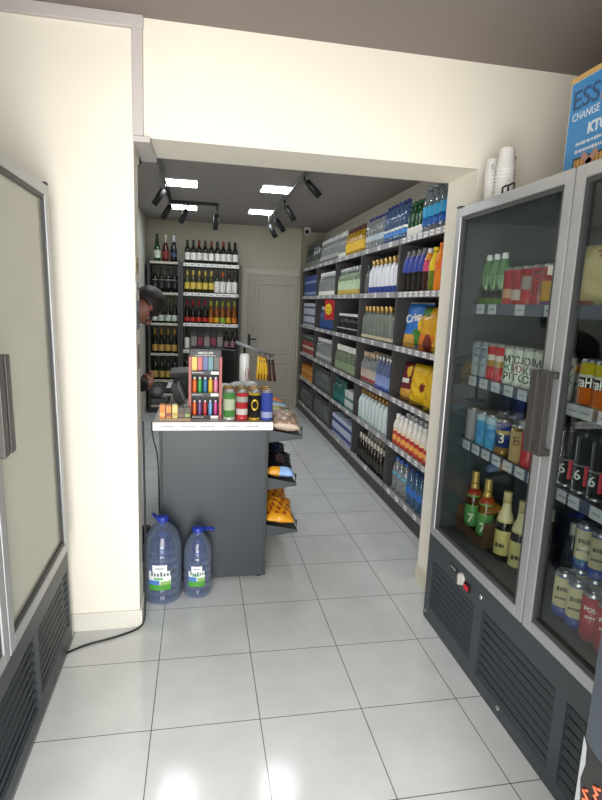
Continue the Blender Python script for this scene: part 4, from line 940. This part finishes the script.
for y, x, z, k, lb in ((1.585, .13, fz, 'creamblue', 'cream and blue can on the fridge floor nearest the door split'), (1.513, .13, fz, 'creamblue', 'cream and blue can on the fridge floor beside the red cans'), (1.44, .13, fz, 'redpack', 'red can with white letters next to the cream and blue cans'), (1.368, .13, fz, 'redpack', 'red can with white letters at the frame edge'),
                    (1.60, .205, fz + .0, 'creamblue', 'cream and blue can in the second row, lower layer'), (1.525, .205, fz, 'creamblue', 'cream and blue can in the second row, lower layer near the frame'),
                    (1.60, .205, fz + .169, 'creamblue', 'cream and blue can stacked on the second row'), (1.525, .205, fz + .169, 'creamblue', 'cream and blue can stacked on the second row near the frame')):
    fx(k, 'beverage_can', y, z, lb, 'can', g, x=RX + x)
fx('amberjar', 'jar', 1.72, fz, 'dark jar behind the stacked cream and blue cans', 'jar', None, x=RX+.31)

# ---- on top of the right fridge
def cups(loc, label, rot, n=9):
    t = thing('cup_stack', loc, label, 'cups', 'stacks of paper cups', rot)
    for i in range(n):
        z = .0142 * i
        c = MB(); c.lathe([(.041, z), (.042, z + .003), (.039, z + .006), (.030, z + .088), (.028, z + .090), (.001, z + .088)] if i == n - 1 else [(.041, z), (.042, z + .003), (.039, z + .006), (.0375, z + .016)], M('ecebe7', .5), 18, caps=False)
        if i == n - 1:
            c.tube([(-.0335, -.0165, z + .05), (-.028, -.026, z + .062), (-.030, -.02, z + .04), (-.022, -.032, z + .045)], .0012, INK, 4)
        c.build('cup', t)
cups((1.275, 2.315, 2.040), 'leaning stack of white paper cups on the fridge, next to the wall', (R(-4), 0, .3), 9)
cups((1.255, 2.195, 2.0358), 'straight stack of white paper cups on the fridge, nearer the blue box', (0, 0, 2.2), 10)
t = thing('poster_box', (1.28, 1.805, 2.0355), 'blue advertising box with large lettering on top of the right fridge', 'sign')
PZ = .322; PBL = M('2f86c2', .45)
MB().box(-.03, .05, -.60, 0, 0, PZ, M('d8d6cc', .5)).build('box', t)
MB().box(-.032, -.03, -.60, -.006, 0, PZ-.004, PBL).build('poster', t)
MB().box(-.034, .054, -.60, .002, PZ, PZ+.014, M('cfa765', .5)).build('top_edge', t)
lt = MB(); NV = M('274f7c', .5); WT = M('d5dde2', .5); RS = M('c07f78', .5)
q = lambda y, z: face_x(-.0325, y, z)
lt.text('ESS', .085, NV, q(-.083, .255), bold=.001, fit=.125).text('E', .085, RS, q(-.175, .255), bold=.004)
lt.text('CHANGE', .036, WT, q(-.09, .203), fit=.13).text('KTÖ', .045, WT, q(-.155, .150), bold=.002, fit=.09)
lt.marks(q(-.14, .112), .16, .012, 14, WT, 1).marks(q(-.14, .088), .16, .012, 16, WT, 2)
lt.box(-.0335, -.032, -.30, -.055, .030, .068, M('1f2a33', .5)); lt.box(-.0338, -.033, -.29, -.062, .037, .061, M('c9974c', .5))
for k in range(12): lt.box(-.0341, -.0337, -.075 - k * .018, -.071 - k * .018, .037, .061, M('8a5a2a', .5))
for a in (40, -40): lt.add([q(-.135, .045) @ Matrix.Rotation(R(a), 4, 'Z') @ Vector(p) for p in ((-.045, -.011, .002), (.045, -.011, .002), (.045, .011, .002), (-.045, .011, .002))], [(0, 1, 2, 3)], M('b98a80', .5))
lt.build('lettering', t)

# ------------------------------------------------------------------ open door leaf by the viewer, dark metal with a peeling sticker
t = thing('door_leaf', (.736, .79, 0), 'dark grey metal door edge with a black and orange sticker, bottom right', 'door')
LG = M('343a42', .42)
MB().box(0, .05, -.22, 0, .0, 2.15, LG).box(0, .05, -1.35, -1.23, 0, 2.15, LG).box(0, .05, -1.23, -.22, 0, .16, LG).box(0, .05, -1.23, -.22, 2.03, 2.15, LG).build('frame', t, .003)
MB().box(.022, .028, -1.23, -.22, .16, 2.03, GLASS).build('glass_pane', t)
sk = MB(); pts = [(-.006, .775), (-.02, .770), (-.20, .735), (-.20, .40), (-.006, .40)]
sk.add([(-.0015, y, z) for y, z in pts], [tuple(range(5))], M('1f1d1c', .45))
edge = [(-.0, .785)] + [(-.010 - .004 * math.sin(k * 2.3), .77 - k * .037) for k in range(11)] + [(-.0, .40)]
sk.add([(-.0018, y, z) for y, z in edge], [tuple(range(len(edge)))], M('8f9194', .6))
OR_ = M('b8583a', .5)
def scrib(y, z, L, s):
    rr = random.Random(s); pp = [(-.0028, y + (.008 if k % 2 else -.008) * rr.uniform(.4, 1), z - L * k / 16) for k in range(17)]
    sk.tube(pp, .0033, OR_, 5)
scrib(-.024, .69, .13, 1); scrib(-.048, .72, .12, 2); scrib(-.052, .59, .11, 3)
sk.lathe([(.001, -.022), (.012, -.012), (.016, 0), (.010, .014), (.001, .026)], OR_, 10, mx=Matrix.Translation((-.001, -.072, .60)) @ Euler((R(20), 0, 0)).to_matrix().to_4x4() @ Matrix.Diagonal((.08, 1, 1, 1)), caps=False)
sk.build('sticker', t)

# ------------------------------------------------------------------ thin coloured rectangles with small strokes on the wall end
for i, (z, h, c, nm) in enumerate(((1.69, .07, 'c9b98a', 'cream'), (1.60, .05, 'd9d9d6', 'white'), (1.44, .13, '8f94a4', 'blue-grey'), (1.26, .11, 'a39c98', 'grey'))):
    o = tag(MB().box(-.2748, -.2725, 2.515, 2.63, z, z + h, M(c, .5)).marks(Matrix.Translation((-.2724, 2.57, z + h / 2)) @ Matrix(((0,0,1,0),(1,0,0,0),(0,1,0,0),(0,0,0,1))), .08, h * .3, 7, M('7a7672', .5), i).build('swatch'), f'small {nm} leaflet on the wall end by the opening', 'paper', 'swatches on the wall end')

# ------------------------------------------------------------------ person behind the counter, head bowed
SKIN = M('96604f', .5); HAIRM = M('1d1615', .55); JKT = M('1b1b1f', .7); TRS = M('23252b', .75)
pr = thing('person', (-.537, 3.585, 0), 'person in dark clothes with bowed dark-haired head behind the counter', 'person', None, (0, 0, R(20)))
def skin(name, verts, edges, radii, mat, parent, sub=2):
    me = bpy.data.meshes.new(name); me.from_pydata(verts, edges, []); me.materials.append(mat)
    o = bpy.data.objects.new(name, me); COL.objects.link(o); o.parent = parent
    sk_ = o.modifiers.new('skin', 'SKIN'); sk_.use_smooth_shade = True
    lay = me.skin_vertices[0] if me.skin_vertices else None
    if lay is None:
        bm = bmesh.new(); bm.from_mesh(me); bm.verts.layers.skin.verify(); bm.to_mesh(me); bm.free(); lay = me.skin_vertices[0]
    for v, r_ in zip(lay.data, radii): v.radius = (r_, r_) if not isinstance(r_, tuple) else r_
    lay.data[0].use_root = True
    ss = o.modifiers.new('sub', 'SUBSURF'); ss.levels = sub; ss.render_levels = sub
    return o
for s in (-1, 1): MB().tube([(-.065, .11*s, .045), (-.04, .11*s, .048), (.05, .115*s, .048), (.12, .12*s, .040), (.17, .122*s, .032)], [.022, .046, .047, .042, .02], M('19191b', .5), 12).build('shoe', pr)
# facing +x; local y across the shoulders
HC = (.225, 0, 1.535)
bv = [(0,0,.93), (.01,0,1.12), (.03,0,1.30), (.07,0,1.41), (.125,0,1.465), (.175,0,1.505), (.222,0,1.535), (.262,0,1.505), (.255,0,1.462)]
be = [(i, i+1) for i in range(8)]
br = [.075, .075, .08, .055, .052, .082, .095, .075, .045]
def limb(start, pts, rs):
    k = start
    for p, q in zip(pts, rs): bv.append(p); br.append(q); be.append((k, len(bv) - 1)); k = len(bv) - 1
    return k
for s in (-1, 1):
    limb(3, [(.03, .17*s, 1.37), (.04, .21*s, 1.20), (.07, .20*s, 1.08), (.19, .12*s, 1.03), (.215, .07*s, 1.04)], [.045, .042, .036, .030, .026])
    h = len(bv) - 1
    for k in range(4): limb(h, [(.235 + .004*k, (.055 - .013*k)*s, 1.05 + .018*k), (.232, (.025 - .006*k)*s, 1.055 + .018*k)], [.0095, .008])
    limb(h, [(.205, .05*s, 1.075), (.21, .028*s, 1.09)], [.011, .009])
    limb(0, [(.0, .10*s, .86), (.01, .11*s, .50), (-.01, .11*s, .09), (.0, .11*s, .045), (.13, .12*s, .03)], [.085, .062, .04, .04, .03])
skin('body', bv, be, br, SKIN, pr)
jv = [(0,0,.90), (.01,0,1.12), (.03,0,1.30), (.09,0,1.425)]; je = [(0,1),(1,2),(2,3)]; jr = [.142, .136, .138, .082]
for s in (-1, 1):
    for i, (p, q) in enumerate((((.03, .17*s, 1.37), .075), ((.04, .21*s, 1.20), .062), ((.07, .20*s, 1.07), .056), ((.175, .125*s, 1.03), .042))):
        jv.append(p); jr.append(q); je.append((3 if i == 0 else len(jv) - 2, len(jv) - 1))
skin('jacket', jv, je, jr, JKT, pr)
tv = [(0,0,.93), (0,0,1.0)]; te = [(0,1)]; tr_ = [.134, .128]
for s in (-1, 1):
    for i, (p, q) in enumerate((((0, .10*s, .85), .1), ((.01, .11*s, .50), .078), ((-.01, .11*s, .09), .06))):
        tv.append(p); tr_.append(q); te.append((0 if i == 0 else len(tv) - 2, len(tv) - 1))
skin('trousers', tv, te, tr_, TRS, pr)
HM_ = Matrix.Translation((.222, 0, 1.535)) @ Euler((0, R(66), R(30))).to_matrix().to_4x4()   # head frame: x forward, z to the crown
hb = bmesh.new(); bmesh.ops.create_uvsphere(hb, u_segments=24, v_segments=16, radius=1)
for v in list(hb.verts):
    if v.co.z < -.80 or (v.co.x > .70 and v.co.z < .25): hb.verts.remove(v)
for v in hb.verts: v.co = HM_ @ Vector((v.co.x * .112 - .012, v.co.y * .104, v.co.z * .112 + .022))
me = bpy.data.meshes.new('hair'); hb.to_mesh(me); hb.free(); me.materials.append(HAIRM)
for p in me.polygons: p.use_smooth = True
o = bpy.data.objects.new('hair', me); COL.objects.link(o); o.parent = pr
o.modifiers.new('solid', 'SOLIDIFY').thickness = .012
TR = Matrix.Translation
for s in (-1, 1):
    MB().lathe([(.001, -.03), (.016, -.018), (.02, 0), (.014, .02), (.001, .03)], SKIN, 10, mx=HM_ @ TR((-.012, .078*s, -.04)) @ Matrix.Diagonal((1, .4, 1, 1)), caps=False).build('ear', pr)
    MB().lathe([(.001, -.011), (.009, -.006), (.012, 0), (.009, .006), (.001, .011)], M('e8e2dc', .2), 10, mx=HM_ @ TR((.082, .032*s, 0)), caps=False).lathe([(.001, -.006), (.006, 0), (.001, .006)], BLACK, 8, mx=HM_ @ TR((.091, .032*s, 0)), caps=False).build('eye', pr)
MB().lathe([(.004, .03), (.011, 0), (.017, -.02), (.001, -.03)], SKIN, 10, mx=HM_ @ TR((.098, 0, -.03)), caps=False).build('nose', pr)
MB().tube([HM_ @ Vector(p) for p in ((.078, -.022, -.075), (.09, 0, -.076), (.078, .022, -.075))], .006, M('8a4a44', .5), 6).build('mouth', pr)

# ------------------------------------------------------------------ light
wd = bpy.data.worlds.new('daylight'); sc.world = wd; wd.use_nodes = True
bg = wd.node_tree.nodes['Background']; bg.inputs[0].default_value = (.80, .90, 1, 1); bg.inputs[1].default_value = 1.0
def area(name, loc, rot, sx, sy, power, col):
    l = bpy.data.lights.new(name, 'AREA'); l.shape = 'RECTANGLE'; l.size = sx; l.size_y = sy; l.energy = power; l.color = col
    o = bpy.data.objects.new(name, l); COL.objects.link(o); o.location = loc; o.rotation_euler = rot; return o
area('entrance_daylight', (-.22, YF - .02, 1.25), (R(-90), 0, R(180)), 1.45, 2.3, 140, (1, .97, .92))
sc.view_settings.view_transform = 'Standard'; sc.view_settings.look = 'None'; sc.view_settings.gamma = 1.0
sc.view_settings.use_curve_mapping = False
sc.view_settings.exposure = 0.0
